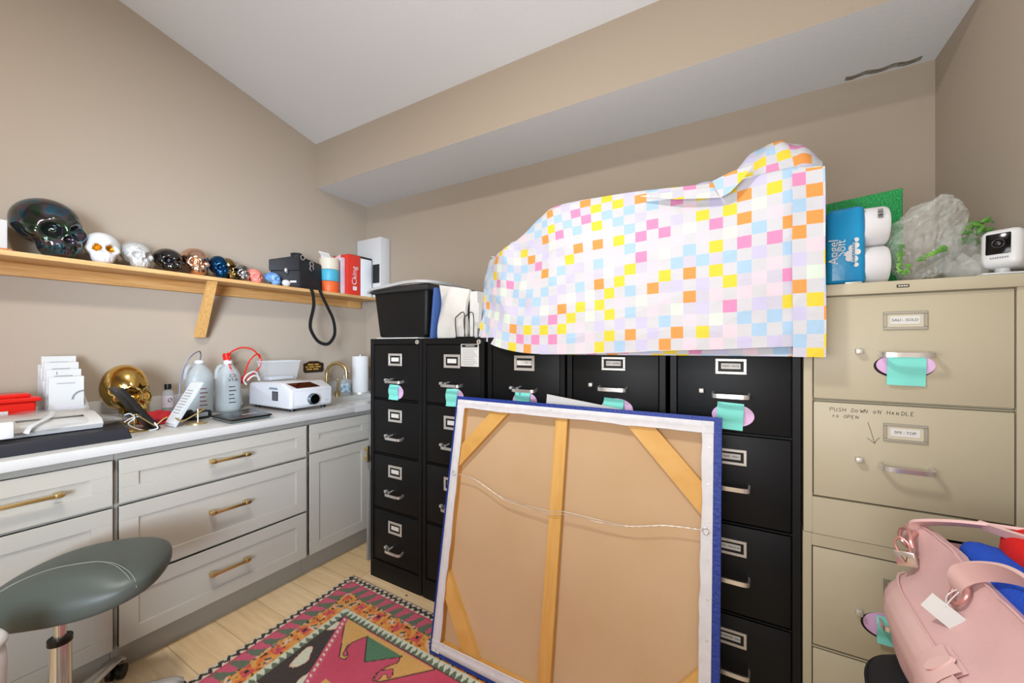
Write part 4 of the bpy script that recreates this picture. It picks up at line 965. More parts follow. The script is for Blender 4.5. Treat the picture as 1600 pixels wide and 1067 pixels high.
for n_, (a, b, r) in enumerate(((.280, .093, .010), (.288, .110, .010), (.291, .078, .010), (.296, .118, .008), (.297, .135, .006), (.296, .060, .006), (.299, .098, .008), (.279, .08, .008))):
    mb.add([(a-.003+r*cos(t), yy+.0002-.00012*n_, ZG+b+r*1.1*sin(t)) for t in [2*pi*k/20 for k in range(20)]], [tuple(range(20))])
mb.box((.2835, yy-.0020, ZG+.060), (.2895, yy-.0011, ZG+.135), mat=1); mb.text('SOFT & STRONG', (.2865, yy-.0022, ZG+.0975), (0, 0, 1), (-1, 0, 0), .0082)
o = obj('cloud_print', mb, [M_white, mk('pack_blue_dark', '1a6f98', .4)], tp, 0); o['label'] = 'white cloud with a lettered band'
mb = MB()
for q in range(8): mb.box((.342, 1.5443, ZG+.192+.0034*q), (.354, 1.5455, ZG+.1932+.0034*q+.0006*(q % 3)))
obj('barcode', mb, M_ink, tp, 0)
mb = MB()
mb = MB(); mb.hexa([(.25, 1.80, ZG+.001), (.462, 1.80, ZG+.001), (.462, 1.815, ZG+.001), (.25, 1.815, ZG+.001)], [(.25, 1.80, ZG+.325), (.462, 1.80, ZG+.345), (.462, 1.815, ZG+.345), (.25, 1.815, ZG+.325)], bev=.004)
single('mesh_sheet', 'bright green mesh sheet standing behind the toilet rolls', 'sheet', mb, mk('green_mesh', '2aa75a', .5, bump=(160, 1.0, .006), var=(140, '1d8a46')), sm=40)
M_bagp = mk('grocery_film', 'e4e8e2', .12, alpha=.20, bump=(22, 1.0, .012), coat=.4)
M_gp = mk('green_print', '3f7f36', .3, alpha=.8, bump=(22, 1.0, .012), var=(20, '7fb64a'))
def crumple(p, s, a, seed):
    n = mathutils.noise.noise((p[0]*s+seed, p[1]*s, p[2]*s)); m = abs(mathutils.noise.noise((p[0]*s*2.3, p[1]*s*2.3+seed, p[2]*s*2.3)))
    return n*a - m*a*.9
b1 = thing('plastic_bag', 'large clear crumpled plastic bag with green print between toilet rolls and white camera', 'bag', (.45, 1.62, ZG))
C0 = Vector((.452, 1.630, ZG+.125)); pk_ = Vector((.52, 1.63, ZG+.245))
def bag1(d):
    d = Vector(d); r = Vector((.082, .085, .124)); p = Vector((d.x*r.x, d.y*r.y, d.z*r.z))
    p *= 1 + crumple(tuple(d), 2.3, .22, 3.1)
    if d.z > 0: p.x += .035*d.z; p.x *= 1 + .25*d.z
    p.z += .010*d.x*max(0, d.z)*2
    q = C0 + p; q.z = max(q.z, ZG+.001); q.x = max(q.x, .378); return tuple(q)
mb = MB().ell(None, None, 90, 60, fn=bag1); obj('film', mb, M_bagp, b1, 40)
mb = MB()
lr = random.Random(11)
for (x0_, z0_, dx_, dz_, n_) in ((.392, .03, .004, .085, 16), (.400, .02, .012, .03, 10), (.436, .062, .044, .024, 16), (.476, .082, .008, .010, 8)):
    for q in range(n_):
        t_ = q/n_; x = x0_+dx_*t_+lr.uniform(-.004, .004); z = z0_+dz_*t_+lr.uniform(-.004, .004); an = lr.uniform(-1.2, 1.2); L_, w_ = lr.uniform(.006, .011), lr.uniform(.0018, .0035)
        mb.ell(None, None, 10, 6, fn=lambda d: (x+d[0]*L_*cos(an)-d[2]*w_*sin(an), 1.554+d[1]*.0015, ZG+z+d[0]*L_*sin(an)+d[2]*w_*cos(an)))
o = obj('print', mb, M_gp, b1, 60); o['label'] = 'green leafy print'
mb = MB()
for q in range(14): mb.box((.425+.0048*q, 1.549, ZG+.028+.003*q), (.428+.0048*q, 1.550, ZG+.038+.003*q+.002*(q % 3)))
obj('lettering', mb, mk('grey_print2', '6f746a', .7), b1, 0)
b2 = thing('plastic_bag', 'smaller clear plastic bag with green top slumped behind the white camera', 'bag', (.56, 1.62, ZG))
C1 = Vector((.575, 1.735, ZG+.085))
def bag2(d):
    d = Vector(d); p = Vector((d.x*.060, d.y*.080, d.z*.10)); p *= 1 + crumple(tuple(d), 2.6, .22, 8.4)
    q = C1 + p; q.z = max(q.z, ZG+.001); q.x = min(q.x, XR-.004); return tuple(q)
mb = MB().ell(None, None, 70, 46, fn=bag2); obj('film', mb, M_bagp, b2, 40)
mb = MB()
for q in range(34):
    x = .588+lr.uniform(-.028, .030); z = .150+lr.uniform(-.030, .034); an = lr.uniform(-1.5, 1.5); L_, w_ = lr.uniform(.010, .018), lr.uniform(.003, .006); yb = 1.672+lr.uniform(0, .03)
    mb.ell(None, None, 10, 6, fn=lambda d: (x+d[0]*L_*cos(an)-d[2]*w_*sin(an), yb+d[1]*.003, ZG+z+d[0]*L_*sin(an)+d[2]*w_*cos(an)))
o = obj('print', mb, M_gp, b2, 50); o['label'] = 'green bunch showing through the film'
mb = MB().ell(None, None, 30, 16, fn=lambda d: (.535+d[0]*.045, 1.585+d[1]*.035*(1+.2*sin(6*d[0])), max(ZG+.001, ZG+.03+d[2]*.038*(1+.25*sin(9*d[0]+4*d[2])))))
obj('handles', mb, M_bagp, b2, 40)
cm = thing('security_camera', 'white rounded camera with black square face on top of the beige cabinet', 'camera', (.60, 1.58, ZG))
mb = MB(); Mx = rot((.606, 1.572, ZG+.021), R(-38), R(-3)); mb.T = Mx; mb.box((-.038, -.045, 0), (.038, .055, .102), .018, seg=4); obj('housing', mb, M_white, cm, 60)
mb = MB(); mb.T = Mx; mb.box((-.024, -.0462, .034), (.020, -.0445, .088), .002); o = obj('face', mb, mk('camera_black', '0b0c0d', .12), cm); o['label'] = 'black square lens face'
mb = MB(); mb.T = Mx; mb.tube([(-.002+.011*cos(t), -.0468, .062+.011*sin(t)) for t in [2*pi*k/20 for k in range(20)]], .0012, 6, closed=True).ell((-.002, -.0462, .062), (.006, .002, .006), 14, 8); obj('lens', mb, mk('lens_dark', '2a2d30', .08, coat=1), cm)
mb = MB(); mb.T = Mx
for q in range(8): mb.box((-.016+.0042*q, -.0458, .022), (-.0132+.0042*q, -.0449, .0265))
obj('lettering', mb, mk('grey_print', '8d8d92', .8), cm, 0)
mb = MB().box((.545, 1.525, ZG+.0005), (.640, 1.62, ZG+.008), .004).cyl((.598, 1.572, ZG+.007), (.598, 1.572, ZG+.026), .014, n=20); obj('base', mb, M_white, cm, 50)
# ------------------------------------------------------------------ rug
def rug():
    ang = R(-3.2); ox, oy = -1.884, 1.455; W_, H_ = 1.75, 1.9
    ux = Vector((cos(ang), sin(ang))); uy = Vector((sin(ang)*-1, cos(ang)))       # along back edge, along depth
    ux = Vector((math.cos(R(-1.3)), math.sin(R(-1.3)))); uy = Vector((math.sin(R(4.2))*1.0*-1, math.cos(R(4.2))))
    res = .0042; NX, NY = int(1.35/res), int(1.30/res)
    C = {k: lin(v) for k, v in dict(maroon='8f3350', cream='d9ccb4', dark='241c1a', pink='c9506e', rose='c03a58', grn='5d6a55', orange='e0963e', orange2='d9762f', sage='ced3be', camel='d3a35c', red='cf4452', forest='4c7a5c', blk='33291f', brown='352a26', peach='e3b8a0').items()}
    def tri(x, p): x = (x / p) % 1; return 1 - abs(2*x - 1)
    def hooks(a, b):
        """medallion: camel corner with stepped hooks, dark outline"""
        return None
    def hn(i, j, s=0): return (mathutils.noise.noise((i*.9, j*.9, s)) + 1)/2
    polys_camel = [(.262,.250),(.310,.290),(.440,.235),(.560,.235),(.80,.235),(.86,.255),(.66,.37),(.665,.295),(.56,.285)]
    def seg(p, a, b):
        a = Vector(a); b = Vector(b); t = max(0, min(1, (p-a).dot(b-a)/((b-a).length_squared))); return (p-(a+(b-a)*t)).length
    # hook drawings in (across, down) rug metres measured from the back left corner
    G1 = [(.30,.262),(.262,.285),(.305,.405),(.452,.430),(.40,.395),(.395,.345),(.43,.332),(.445,.350)]
    def inside(p, poly):
        c = False; n = len(poly)
        for i in range(n):
            x1, y1 = poly[i]; x2, y2 = poly[(i+1) % n]
            if (y1 > p.y) != (y2 > p.y) and p.x < (x2-x1)*(p.y-y1)/(y2-y1)+x1: c = not c
        return c
    camel = [(.255,.247),(.262,.255),(.360,.395),(.440,.412),(.452,.405),(.425,.395),(.395,.345),(.405,.318),(.438,.278),(.445,.267),(.470,.262),(.655,.268),(.660,.262),(.70,.330),(.662,.372),(.640,.405),(.652,.412),(.700,.392),(.84,.252),(.84,.243)]
    camel = [(.262,.247),(.432,.408),(.458,.402),(.452,.385),(.420,.372),(.408,.335),(.430,.288),(.442,.275),(.655,.275),(.668,.300),(.640,.345),(.628,.385),(.636,.408),(.662,.402),(.815,.250)]
    green = [(.445,.272),(.542,.368),(.655,.272)]
    pinkhook = [[(.438,.385),(.418,.350),(.440,.325),(.455,.345)], [(.645,.395),(.640,.372),(.668,.348),(.680,.362)]]
    def colour(a, b, i, j):
        d = min(a, b); side = a if a <= b else b; run = b if a <= b else a
        left = a <= b
        # distances from edge -> bands (left side slightly different from the back)
        if d < .012: return C['maroon'] if not left else C['cream']
        if d < .048:
            t = (d-.012)/.036; z = tri(run + .010*t, .034)
            dz = abs(t - (.22 + .56*z)); q = mathutils.noise.noise((i*.6, j*.6, 2))
            return C['dark'] if dz < .27+.16*q else C['cream']
        if d < .118:
            t = (d-.048)/.07
            z = tri(run, .058)
            if d < .058: return C['rose']
            z = tri(run + .03*t + .006*mathutils.noise.noise((a*60, b*60, 2)), .066)
            return C['pink'] if z > .25+.45*t else C['grn']
        if d < .205:
            t = (d-.118)/.087; q = mathutils.noise.noise((run*26, d*30, 4.0)); q2 = mathutils.noise.noise((run*60, d*60, 9.0)); z = tri(run, .125)
            if t < .15 and q > .05: return C['grn']
            if (run % .125) < .04 and abs(t-.5) < .3:
                if abs((run % .125)-.02) < .009 and abs(t-.5) < .1: return C['dark'] if int(run/.125) % 2 else C['rose']
                return C['red'] if q2 > -.1 else C['orange2']
            if q2 > .34: return C['dark']
            if q > .22: return C['orange2']
            if q < -.25: return C['grn'] if q2 > 0 else C['peach']
            if q2 < -.3: return C['camel']
            return C['orange']
        if d < .243:
            t = (d-.205)/.038; z = tri(run + .004*mathutils.noise.noise((a*70, b*70, 6)), .030)
            return C['sage'] if z > t*1.1-.05 else C['grn']
        # field
        p = Vector((a, b))
        if d < .247: return C['blk']
        # dark brown left border with pale motif, then the pink medallion
        edge = .246 + .52*(b-.247)
        if a < edge:
            q = mathutils.noise.noise((a*16, b*11, 3.0)); q3 = mathutils.noise.noise((a*14+.08, b*11, 3.0))
            if q > .24: return C['sage']
            if q > .15: return C['peach']
            return C['brown']
        if a < edge + .034:
            return C['cream'] if abs(a-edge-.016) < .007 and (int(b/.011) % 2) else C['pink']
        for hk in pinkhook:
            pass
        if inside(p, green): return C['forest']
        dl = min(seg(p, green[0], green[1]), seg(p, green[1], green[2]))
        if dl < .005: return C['blk']
        if inside(p, camel):
            for hk in pinkhook:
                m = min(seg(p, u, v) for u, v in zip(hk, hk[1:]))
                if m < .009: return C['pink']
                if m < .013: return C['blk']
            return C['camel']
        m = min(seg(p, camel[k], camel[k+1]) for k in range(len(camel)-1))
        if m < .005: return C['blk']
        q = mathutils.noise.noise((a*6, b*6, 7.0)); f = .5+.5*q
        if abs(a-.52) < .05 and .50 < b < .535: return C['camel'] if mathutils.noise.noise((a*40, b*40, 1)) > -.2 else C['blk']
        if abs(a-.69) < .03 and .43 < b < .46: return C['cream'] if mathutils.noise.noise((a*50, b*50, 5)) > -.1 else C['blk']
        return tuple(C['pink'][k]*(1-f)+C['rose'][k]*f for k in range(3)) + (1,)
    mb = MB(); mb.fc = []
    rr = random.Random(3)
    for j in range(NY+1):
        for i in range(NX+1):
            a, b = i*res, j*res
            P = Vector((ox, oy)) + ux*a - uy*b
            c = colour(a, b, i, j); k = .90 + .16*rr.random()
            mb.fc.append((c[0]*k, c[1]*k, c[2]*k, 1))
            e = min(1, min(a, b, 1.35-a)/.012)
            mb.v.append((P.x, P.y, .0035 + .0065*e + .0016*rr.random()*e))
    for j in range(NY):
        for i in range(NX):
            q = j*(NX+1)+i; mb.f.append((q, q+NX+1, q+NX+2, q+1)); mb.m.append(0)
    # skirt down to the floor
    m = bpy.data.materials.new('rug_pile'); m.use_nodes = True; nt = m.node_tree
    b = nt.nodes['Principled BSDF']; b.inputs['Roughness'].default_value = .95; b.inputs['Specular IOR Level'].default_value = .1; b.inputs['Sheen Weight'].default_value = .3
    at = nt.nodes.new('ShaderNodeAttribute'); at.attribute_name = 'Col'; nt.links.new(at.outputs['Color'], b.inputs['Base Color'])
    tc = nt.nodes.new('ShaderNodeTexCoord'); n = nt.nodes.new('ShaderNodeTexNoise'); n.inputs['Scale'].default_value = 420; nt.links.new(tc.outputs['Object'], n.inputs['Vector'])
    bp = nt.nodes.new('ShaderNodeBump'); bp.inputs['Strength'].default_value = .6; bp.inputs['Distance'].default_value = .004; nt.links.new(n.outputs['Fac'], bp.inputs['Height']); nt.links.new(bp.outputs[0], b.inputs['Normal'])
    top = len(mb.v)
    ring = [j*(NX+1) for j in range(NY+1)] + [NY*(NX+1)+i for i in range(1, NX+1)] + [j*(NX+1)+NX for j in range(NY-1, -1, -1)] + [i for i in range(NX-1, 0, -1)]
    for q in ring: x, y, z = mb.v[q]; mb.v.append((x, y, .0005)); mb.fc.append(C['cream'])
    R_ = len(ring)
    for k in range(R_): mb.f.append((ring[k], top+k, top+(k+1) % R_, ring[(k+1) % R_])); mb.m.append(0)
    single('rug', 'red and orange patterned pile rug with dark zigzag border on the plank floor', 'rug', mb, m, sm=180)
rug()
single('crumb', 'tiny dark crumb on the floor between rug and black cabinet', 'crumb', MB().ell((-1.49, 1.475, .003), (.006, .004, .003), 10, 6), M_blackp)

# ------------------------------------------------------------------ canvas seen from behind, leaning on the cabinets
CX0, CX1 = -1.118, -.058
BLn = Vector((0, 1.235, .0185)); TLn = Vector((0, 1.418, 1.056)); up = (TLn-BLn); Hc = up.length; up.normalize()
nrm = Vector((0, -up.z, up.y))                         # towards the viewer
def cv(x, v, d=0): p = BLn + up*v + nrm*d; return (x, p.y, p.z)
cvs = thing('canvas', 'large stretched canvas seen from behind, leaning against the black file cabinets', 'painting', (-.59, 1.25, .0125))
def cbox(mb, x0, x1, v0, v1, d0, d1, mat=0, bev=0):
    mb.hexa([cv(x0, v0, d1), cv(x1, v0, d1), cv(x1, v0, d0), cv(x0, v0, d0)], [cv(x0, v1, d1), cv(x1, v1, d1), cv(x1, v1, d0), cv(x0, v1, d0)], mat, bev); return mb
TH = .040
mb = MB()
cbox(mb, CX0, CX1, 0, Hc, -TH, -TH+.003)
for a in ((CX0, CX0+.003, 0, Hc), (CX1-.003, CX1, 0, Hc), (CX0+.003, CX1-.003, 0, .003), (CX0+.003, CX1-.003, Hc-.003, Hc)): cbox(mb, *a, -TH+.003, -.0005)
for a in ((CX0, CX0+.014, 0, Hc), (CX1-.026, CX1, 0, Hc), (CX0+.014, CX1-.026, 0, .018), (CX0+.014, CX1-.026, Hc-.018, Hc)): cbox(mb, *a, -.0004, .0006)
o = obj('canvas_edge', mb, mk('blue_paint', '1f3a96', .45, bump=(90, .9, .004), var=(170, '16307f')), cvs, 0); o['label'] = 'blue painted edge of the canvas'
mb = MB(); w = .044
def strip(pa, pb, n, side, seed, axis):
    # folded-over canvas strip with a wavy inner edge
    vs = []
    for k in range(n+1):
        t = k/n; wig = .006*mathutils.noise.noise((t*7, seed, 0)) + .003*mathutils.noise.noise((t*22, seed, 2))
        vs.append(wig)
    return vs
def strip_mesh(vertical, e0, inner, a0, a1, seed, extra=None):
    n = 60; out = []
    for k in range(n+1):
        t = k/n; s_ = a0+(a1-a0)*t
        wig = .005*mathutils.noise.noise((t*6, seed, 0)) + .0025*mathutils.noise.noise((t*20, seed, 2))
        if extra: wig += extra(t)
        for (f, d) in ((0, .0002), (.03, .0022), (.5, .0026), (.55, .0016), (.97, .0035+.006*abs(wig)*20), (1, .001)):
            q = e0 + (inner+(wig if f > .6 else 0)-e0)*f
            out.append(cv(q, s_, d) if vertical else cv(s_, q, d))
    m = 6; fs = [(k*m+i, k*m+i+1, (k+1)*m+i+1, (k+1)*m+i) for k in range(n) for i in range(m-1)]
    mb.add(out, fs)
for args in ((True, CX0+.009, CX0+.050, .012, Hc-.014, 1.0), (True, CX1-.022, CX1-.056, .012, Hc-.014, 5.0), (False, .014, .056, CX0+.009, CX1-.024, 9.0), (False, Hc-.014, Hc-.052, CX0+.009, CX1-.022, 13.0)):
    mb = MB(); strip_mesh(*args)
    o = obj('folded_edge', mb, mk('primed_canvas', 'd8d8dc', .7, bump=(120, .25), var=(30, 'cfd0d6')), cvs, 60); o['label'] = 'white folded canvas edge stapled to the bar'
M_bar = mk('stretcher_pine', 'd6a55c', .55, var=(8, 'c99549'), stretch=(1, 1, 1))
mb = MB()
for a in ((CX0+.003, CX0+.047, .003, Hc-.003), (CX1-.047, CX1-.003, .003, Hc-.003), (CX0+.047, CX1-.047, .003, .05), (CX0+.047, CX1-.047, Hc-.05, Hc-.003)): cbox(mb, *a, -TH+.004, .0)
obj('stretcher_frame', mb, M_bar, cvs, 0)
o = obj('canvas_back', cbox(MB(), CX0+.047, CX1-.047, .05, Hc-.05, -TH+.004, -.030), mk('raw_canvas', 'c6a986', .85, bump=(500, .3, .001), var=(3, 'c1a27c')), cvs, 0); o['label'] = 'bare tan back of the canvas'
mb = cbox(MB(), -.632, -.582, .05, Hc-.05, -.029, -.008, bev=.002); o = obj('center_bar', mb, mk('stretcher_pine2', 'd9ab62', .55, var=(5, 'cf9d50'), stretch=(12, 1, 1)), cvs, 30)
def brace(xa, va, xb, vb, w=.062):
    A = Vector((xa, va)); B = Vector((xb, vb)); d = (B-A).normalized(); n = Vector((-d.y, d.x))*w/2
    q = [A+n, A-n, B-n, B+n]
    # mitred ends: vertical cut on the side bar, level cut on the cross bar
    def hitx(p, x): t = (x-p.x)/d.x; return p+d*t
    def hity(p, y): t = (y-p.y)/d.y; return p+d*t
    q = [hitx(A+n, xa), hitx(A-n, xa), hity(B-n, vb), hity(B+n, vb)]
    mb = MB(); mb.add([cv(p.x, p.y, -.007) for p in q] + [cv(p.x, p.y, -.029) for p in q], [(0,1,2,3), (7,6,5,4)] + [(i, 4+i, 4+(i+1) % 4, (i+1) % 4) for i in range(4)])
    bm = bmesh.new(); 
    o = obj('corner_brace', mb, mk('stretcher_pine3', 'd9ab62', .55, var=(5, 'cf9d50'), stretch=(2, 8, 2)), cvs, 0); bm.free()
xl, xr, vb_, vt = CX0+.047, CX1-.047, .05, Hc-.05
brace(xl, vt-.205, xl+.185, vt); brace(xr, vt-.215, xr-.205, vt, .07); brace(xl, vb_+.22, xl+.15, vb_); brace(xr, vb_+.22, xr-.18, vb_)
wv = []
for (x, v) in ((-1.079, .720), (-.98, .715), (-.857, .672), (-.80, .660), (-.628, .652), (-.561, .662), (-.428, .662), (-.329, .668), (-.216, .695), (-.113, .705)):
    wv.append(cv(x, v, .004))
wv = catmull([Vector(p) for p in wv], 10)
mb = MB()
for ph in (0, pi):
    pts = []
    for k, p in enumerate(wv):
        t = k/len(wv); amp = .0011 if (t < .24 or t > .74) else .0011 + .0042*sin(pi*(t-.24)/.5)**.7
        a = k*1.5 + ph if (t < .24 or t > .74) else ph
        pts.append(p + Vector((0, 0, amp*cos(a))) + nrm*amp*.5*sin(a))
    mb.tube(pts, .0011, 6)
o = obj('hanging_wire', mb, M_steel, cvs, 60)
for x, v in ((-1.086, .722), (-.100, .705)):
    mb = MB().tube([cv(x+.009*cos(t), v+.009*sin(t), .005) for t in [2*pi*k/16 for k in range(16)]], .0014, 6, closed=True)
    cbox(mb, x-.012 if x < -.5 else x+.004, x-.004 if x < -.5 else x+.012, v-.004, v+.004, .003, .005)
    obj('ring_hook', mb, M_steel, cvs, 40)
def staples():
    for k in range(9):
        mb = cbox(MB(), CX1-.038, CX1-.031, .06+.112*k, .064+.112*k, .0026, .0036); obj('staple', mb, M_steel, cvs, 0)
    for k in range(3):
        x = CX0+.16+.30*k; mb = cbox(MB(), x, x+.012, Hc-.026, Hc-.023, .0026, .0036); obj('staple', mb, M_steel, cvs, 0)
staples()
mb = MB().hexa([(-.690, 1.471, 1.02), (-.392, 1.471, 1.02), (-.392, 1.474, 1.02), (-.690, 1.474, 1.02)], [(-.690, 1.471, 1.088), (-.392, 1.471, 1.050), (-.392, 1.474, 1.050), (-.690, 1.474, 1.088)])
mb = MB(); 
mb.hexa([(-.700, 1.462, .96), (-.395, 1.462, .93), (-.395, 1.465, .93), (-.700, 1.465, .96)], [(-.692, 1.466, 1.086), (-.392, 1.466, 1.050), (-.392, 1.469, 1.050), (-.692, 1.469, 1.086)])
single('envelope', 'white envelope tucked behind the top edge of the leaning canvas', 'envelope', mb, M_paper, sm=0)

# ------------------------------------------------------------------ saddle stool
PX, PY = -1.868, .357
ss = thing('saddle_stool', 'dark grey saddle stool on chrome five-star base at the left front', 'stool', (PX, PY, 0))
M_sad = mk('grey_leather', '4b514b', .42, bump=(300, .25, .001))
# the saddle: long axis along the counter direction, wide lobe at +Y, high rear rim at -X
def sad(d):
    d = Vector(d); e = lambda v, p: math.copysign(abs(v)**p, v)
    a, b, c = e(d.y, .60), e(d.x, .66), e(d.z, .62)          # a along the long axis, b across, c up
    x = b*.150*(1 + .10*a - .12*max(0, -a)); y = a*.222
    th = .036 + .012*max(0, a) + .016*max(0, b)*(1-a*a)
    z = c*th - .060*max(0, -a)**1.6 - .020*max(0, a)**2 - .055*max(0, b)**1.8*(1-.8*abs(a)**1.5) + .016*max(0, -b)
    if c > 0: z += .020*max(0, 1-((b-.55)/.5)**2)*max(0, 1-((a+.1)/.75)**2)*c      # padded bulge over the apron
    return (x, y, z)
sadR = R(-36)
def sadw(d):
    x, y, z = sad(d); return (PX+.046 + x*cos(sadR)-y*sin(sadR), PY+.028 + x*sin(sadR)+y*cos(sadR), .560+z)
mb = MB().ell(None, None, 72, 36, fn=sadw); obj('seat', mb, M_sad, ss, 80)
def sl_(a, b, dz=.0012):
    c = math.sqrt(max(0, 1-min(.999, a*a+b*b))); x, y, z = sadw((b, a, c)); return (x, y, z+dz)
for off in (0, .13):
    mb = MB().tube([sl_(-.80+1.45*t + off*.9, .10+off*.3+.60*(abs(t-.45)*1.7)**2.2) for t in [k/30 for k in range(31)]], .0012, 6)
    o = obj('seam', mb, mk('seam_thread', '7d8278', .6), ss); o['label'] = 'pale stitched seam'
mb = MB().cyl((PX, PY, .30), (PX, PY, .56), .0145, n=28); obj('piston', mb, M_chrome, ss)
mb = MB().cyl((PX, PY, .10), (PX, PY, .35), .026, n=32); obj('column', mb, M_chrome, ss)
mb = MB().cyl((PX, PY, .345), (PX, PY, .362), .0285, n=32); obj('collar', mb, M_blackp, ss)
mb = MB().cyl((PX, PY, .075), (PX, PY, .12), .04, .034, n=32); obj('hub', mb, M_chrome, ss)
for k in range(5):
    a = R(67 + 72*k); zo = .0105 if k in (0, 4) else 0; dx, dy = cos(a), sin(a); tx, ty = PX+dx*.285, PY+dy*.285
    mb = MB(); mb.tube([(PX+dx*.02, PY+dy*.02, .098), (PX+dx*.12, PY+dy*.12, .105), (PX+dx*.22, PY+dy*.22, .092), (PX+dx*.275, PY+dy*.275, .08), (PX+dx*.295, PY+dy*.295, .066)], 1, 8, smooth=4, sec=[(.026*cos(t), .012*sin(t)) for t in [2*pi*q/14 for q in range(14)]], up=(0, 0, 1)); lg = obj('leg', mb, M_chrome, ss, 60)
    w1 = MB().cyl((tx-dy*.024, ty+dx*.024, .026+zo), (tx-dy*.008, ty+dx*.008, .026+zo), .0255, n=24).cyl((tx+dy*.008, ty-dx*.008, .026+zo), (tx+dy*.024, ty-dx*.024, .026+zo), .0255, n=24).cyl((tx-dy*.02, ty+dx*.02, .026+zo), (tx+dy*.02, ty-dx*.02, .026+zo), .007, n=12).cyl((tx, ty, .026+zo), (tx, ty, .072), .0065, n=12)
    obj('caster', w1, M_blackp, lg)
# white container beside the stool
mb = MB().lathe([(.044, 0), (.050, .01), (.054, .30), (.055, .46), (.057, .500), (.054, .535), (.050, .545), (.057, .553), (.058, .562), (.050, .575), (.03, .580)], (-1.596, .160, 0), 40)
single('canister', 'tall white rounded canister standing on the floor at the left edge below the stool seat', 'canister', mb, M_white, sm=50)

# ------------------------------------------------------------------ black seat with the pink bag on it
st = thing('stool', 'black padded stool in front of the beige cabinets carrying the pink bag', 'stool', (.45, 1.03, 0))
M_pad = mk('black_upholstery', '16161a', .75, bump=(700, .4, .0008))
SC = (.448, 1.055)
def pad(d):
    d = Vector(d); e = lambda v, p: math.copysign(abs(v)**p, v)
    return (SC[0]+.216*e(d.x, .62), SC[1]+.235*e(d.y, .62), .530+.0475*e(d.z, .50))
mb = MB().ell(None, None, 64, 30, fn=pad); obj('seat', mb, M_pad, st, 80)
mb = MB(); mb.tube([(SC[0]+.2165*math.copysign(abs(cos(t))**.62, cos(t)), SC[1]+.2355*math.copysign(abs(sin(t))**.62, sin(t)), .546) for t in [2*pi*k/60 for k in range(60)]], .003, 6, closed=True); obj('piping', mb, M_pad, st, 60)
for sx in (-1, 1):
    for sy in (-1, 1): obj('leg', MB().cyl((SC[0]+sx*.16, SC[1]+sy*.18, 0), (SC[0]+sx*.145, SC[1]+sy*.165, .475), .014, .017, n=16), M_blackp, st)

bagp = thing('tote_bag', 'dusty pink bag with padlock and white tag on the black stool', 'bag', (.45, 1.0, .5785))
M_pk = mk('dusty_pink', 'd8b0ae', .6, bump=(90, .25, .002)); M_pk2 = mk('dusty_pink_strap', 'dcb7b2', .55, bump=(120, .15, .001))
ZB = .5785
# cross-sections along the bag (from the far end towards the camera): bottom-left, belly, rim, opposite rim, opposite bottom
secs = []
for y, l0, lb, lr, zr, hb in ((1.300, .335, .322, .345, .835, .10), (1.285, .310, .300, .345, .868, .12), (1.20, .300, .287, .366, .872, .13), (1.08, .297, .285, .376, .862, .13), (.95, .295, .285, .380, .858, .13), (.82, .297, .287, .384, .862, .13), (.72, .300, .292, .376, .868, .12), (.695, .330, .325, .385, .835, .10)):
    r0 = .92-lr+.015*0
    xr0, xrr = .640, .600
    secs.append([(l0, y, ZB+.004), (l0-.006, y, ZB+.03), (lb, y, ZB+hb), (lb+.048, y, ZB+.187), (lr-.010, y, zr-.03), (lr, y, zr), (lr+.012, y, zr-.004), (xrr-.012, y, zr-.004), (xrr, y, zr), (xrr+.02, y, zr-.06), (xr0+.005, y, ZB+.13), (xr0, y, ZB+.03), (xr0-.01, y, ZB+.004)])
cols2 = [catmull([Vector(s_[k]) for s_ in secs], 6) for k in range(13)]
secs2 = [catmull([cols2[k][i] for k in range(13)], 4) for i in range(len(cols2[0]))]
mb = MB(); m = len(secs2[0])
for s_ in secs2:
    for k, p in enumerate(s_):
        w_ = .006*mathutils.noise.noise((p.x*9, p.y*9, p.z*9)) + .004*mathutils.noise.noise((p.x*22, p.y*22, p.z*20))
        mb.v.append((p.x + w_*(1 if p.x < .5 else -1), p.y, max(p.z, ZB+.001)))
top_lo, top_hi = 24, 28
for i in range(len(secs2)-1):
    for k in range(m-1):
        if 24 <= k < 28: continue                        # the open mouth
        mb.f.append((i*m+k, i*m+k+1, (i+1)*m+k+1, (i+1)*m+k)); mb.m.append(0)
    mb.f.append((i*m+m-1, i*m, (i+1)*m, (i+1)*m+m-1)); mb.m.append(0)
mb.f.append(tuple(range(m))); mb.m.append(0); mb.f.append(tuple((len(secs2)-1)*m+k for k in range(m-1, -1, -1))); mb.m.append(0)
obj('body', mb, M_pk, bagp, 60)
def bx(y, z, d=.004):                                     # point on the left face of the bag
    for i in range(len(secs2)-1):
        if secs2[i][0].y >= y >= secs2[i+1][0].y: break
    t = (secs2[i][0].y-y)/max(1e-6, secs2[i][0].y-secs2[i+1][0].y); t = max(0, min(1, t))
    def xat(s_):
        for k in range(1, 22):
            if s_[k].z <= z <= s_[k+1].z: f = (z-s_[k].z)/max(1e-6, s_[k+1].z-s_[k].z); return s_[k].x+(s_[k+1].x-s_[k].x)*f
        return s_[20].x if z > .7 else s_[2].x
    return (xat(secs2[i])*(1-t)+xat(secs2[i+1])*t-d-.004, y, z)
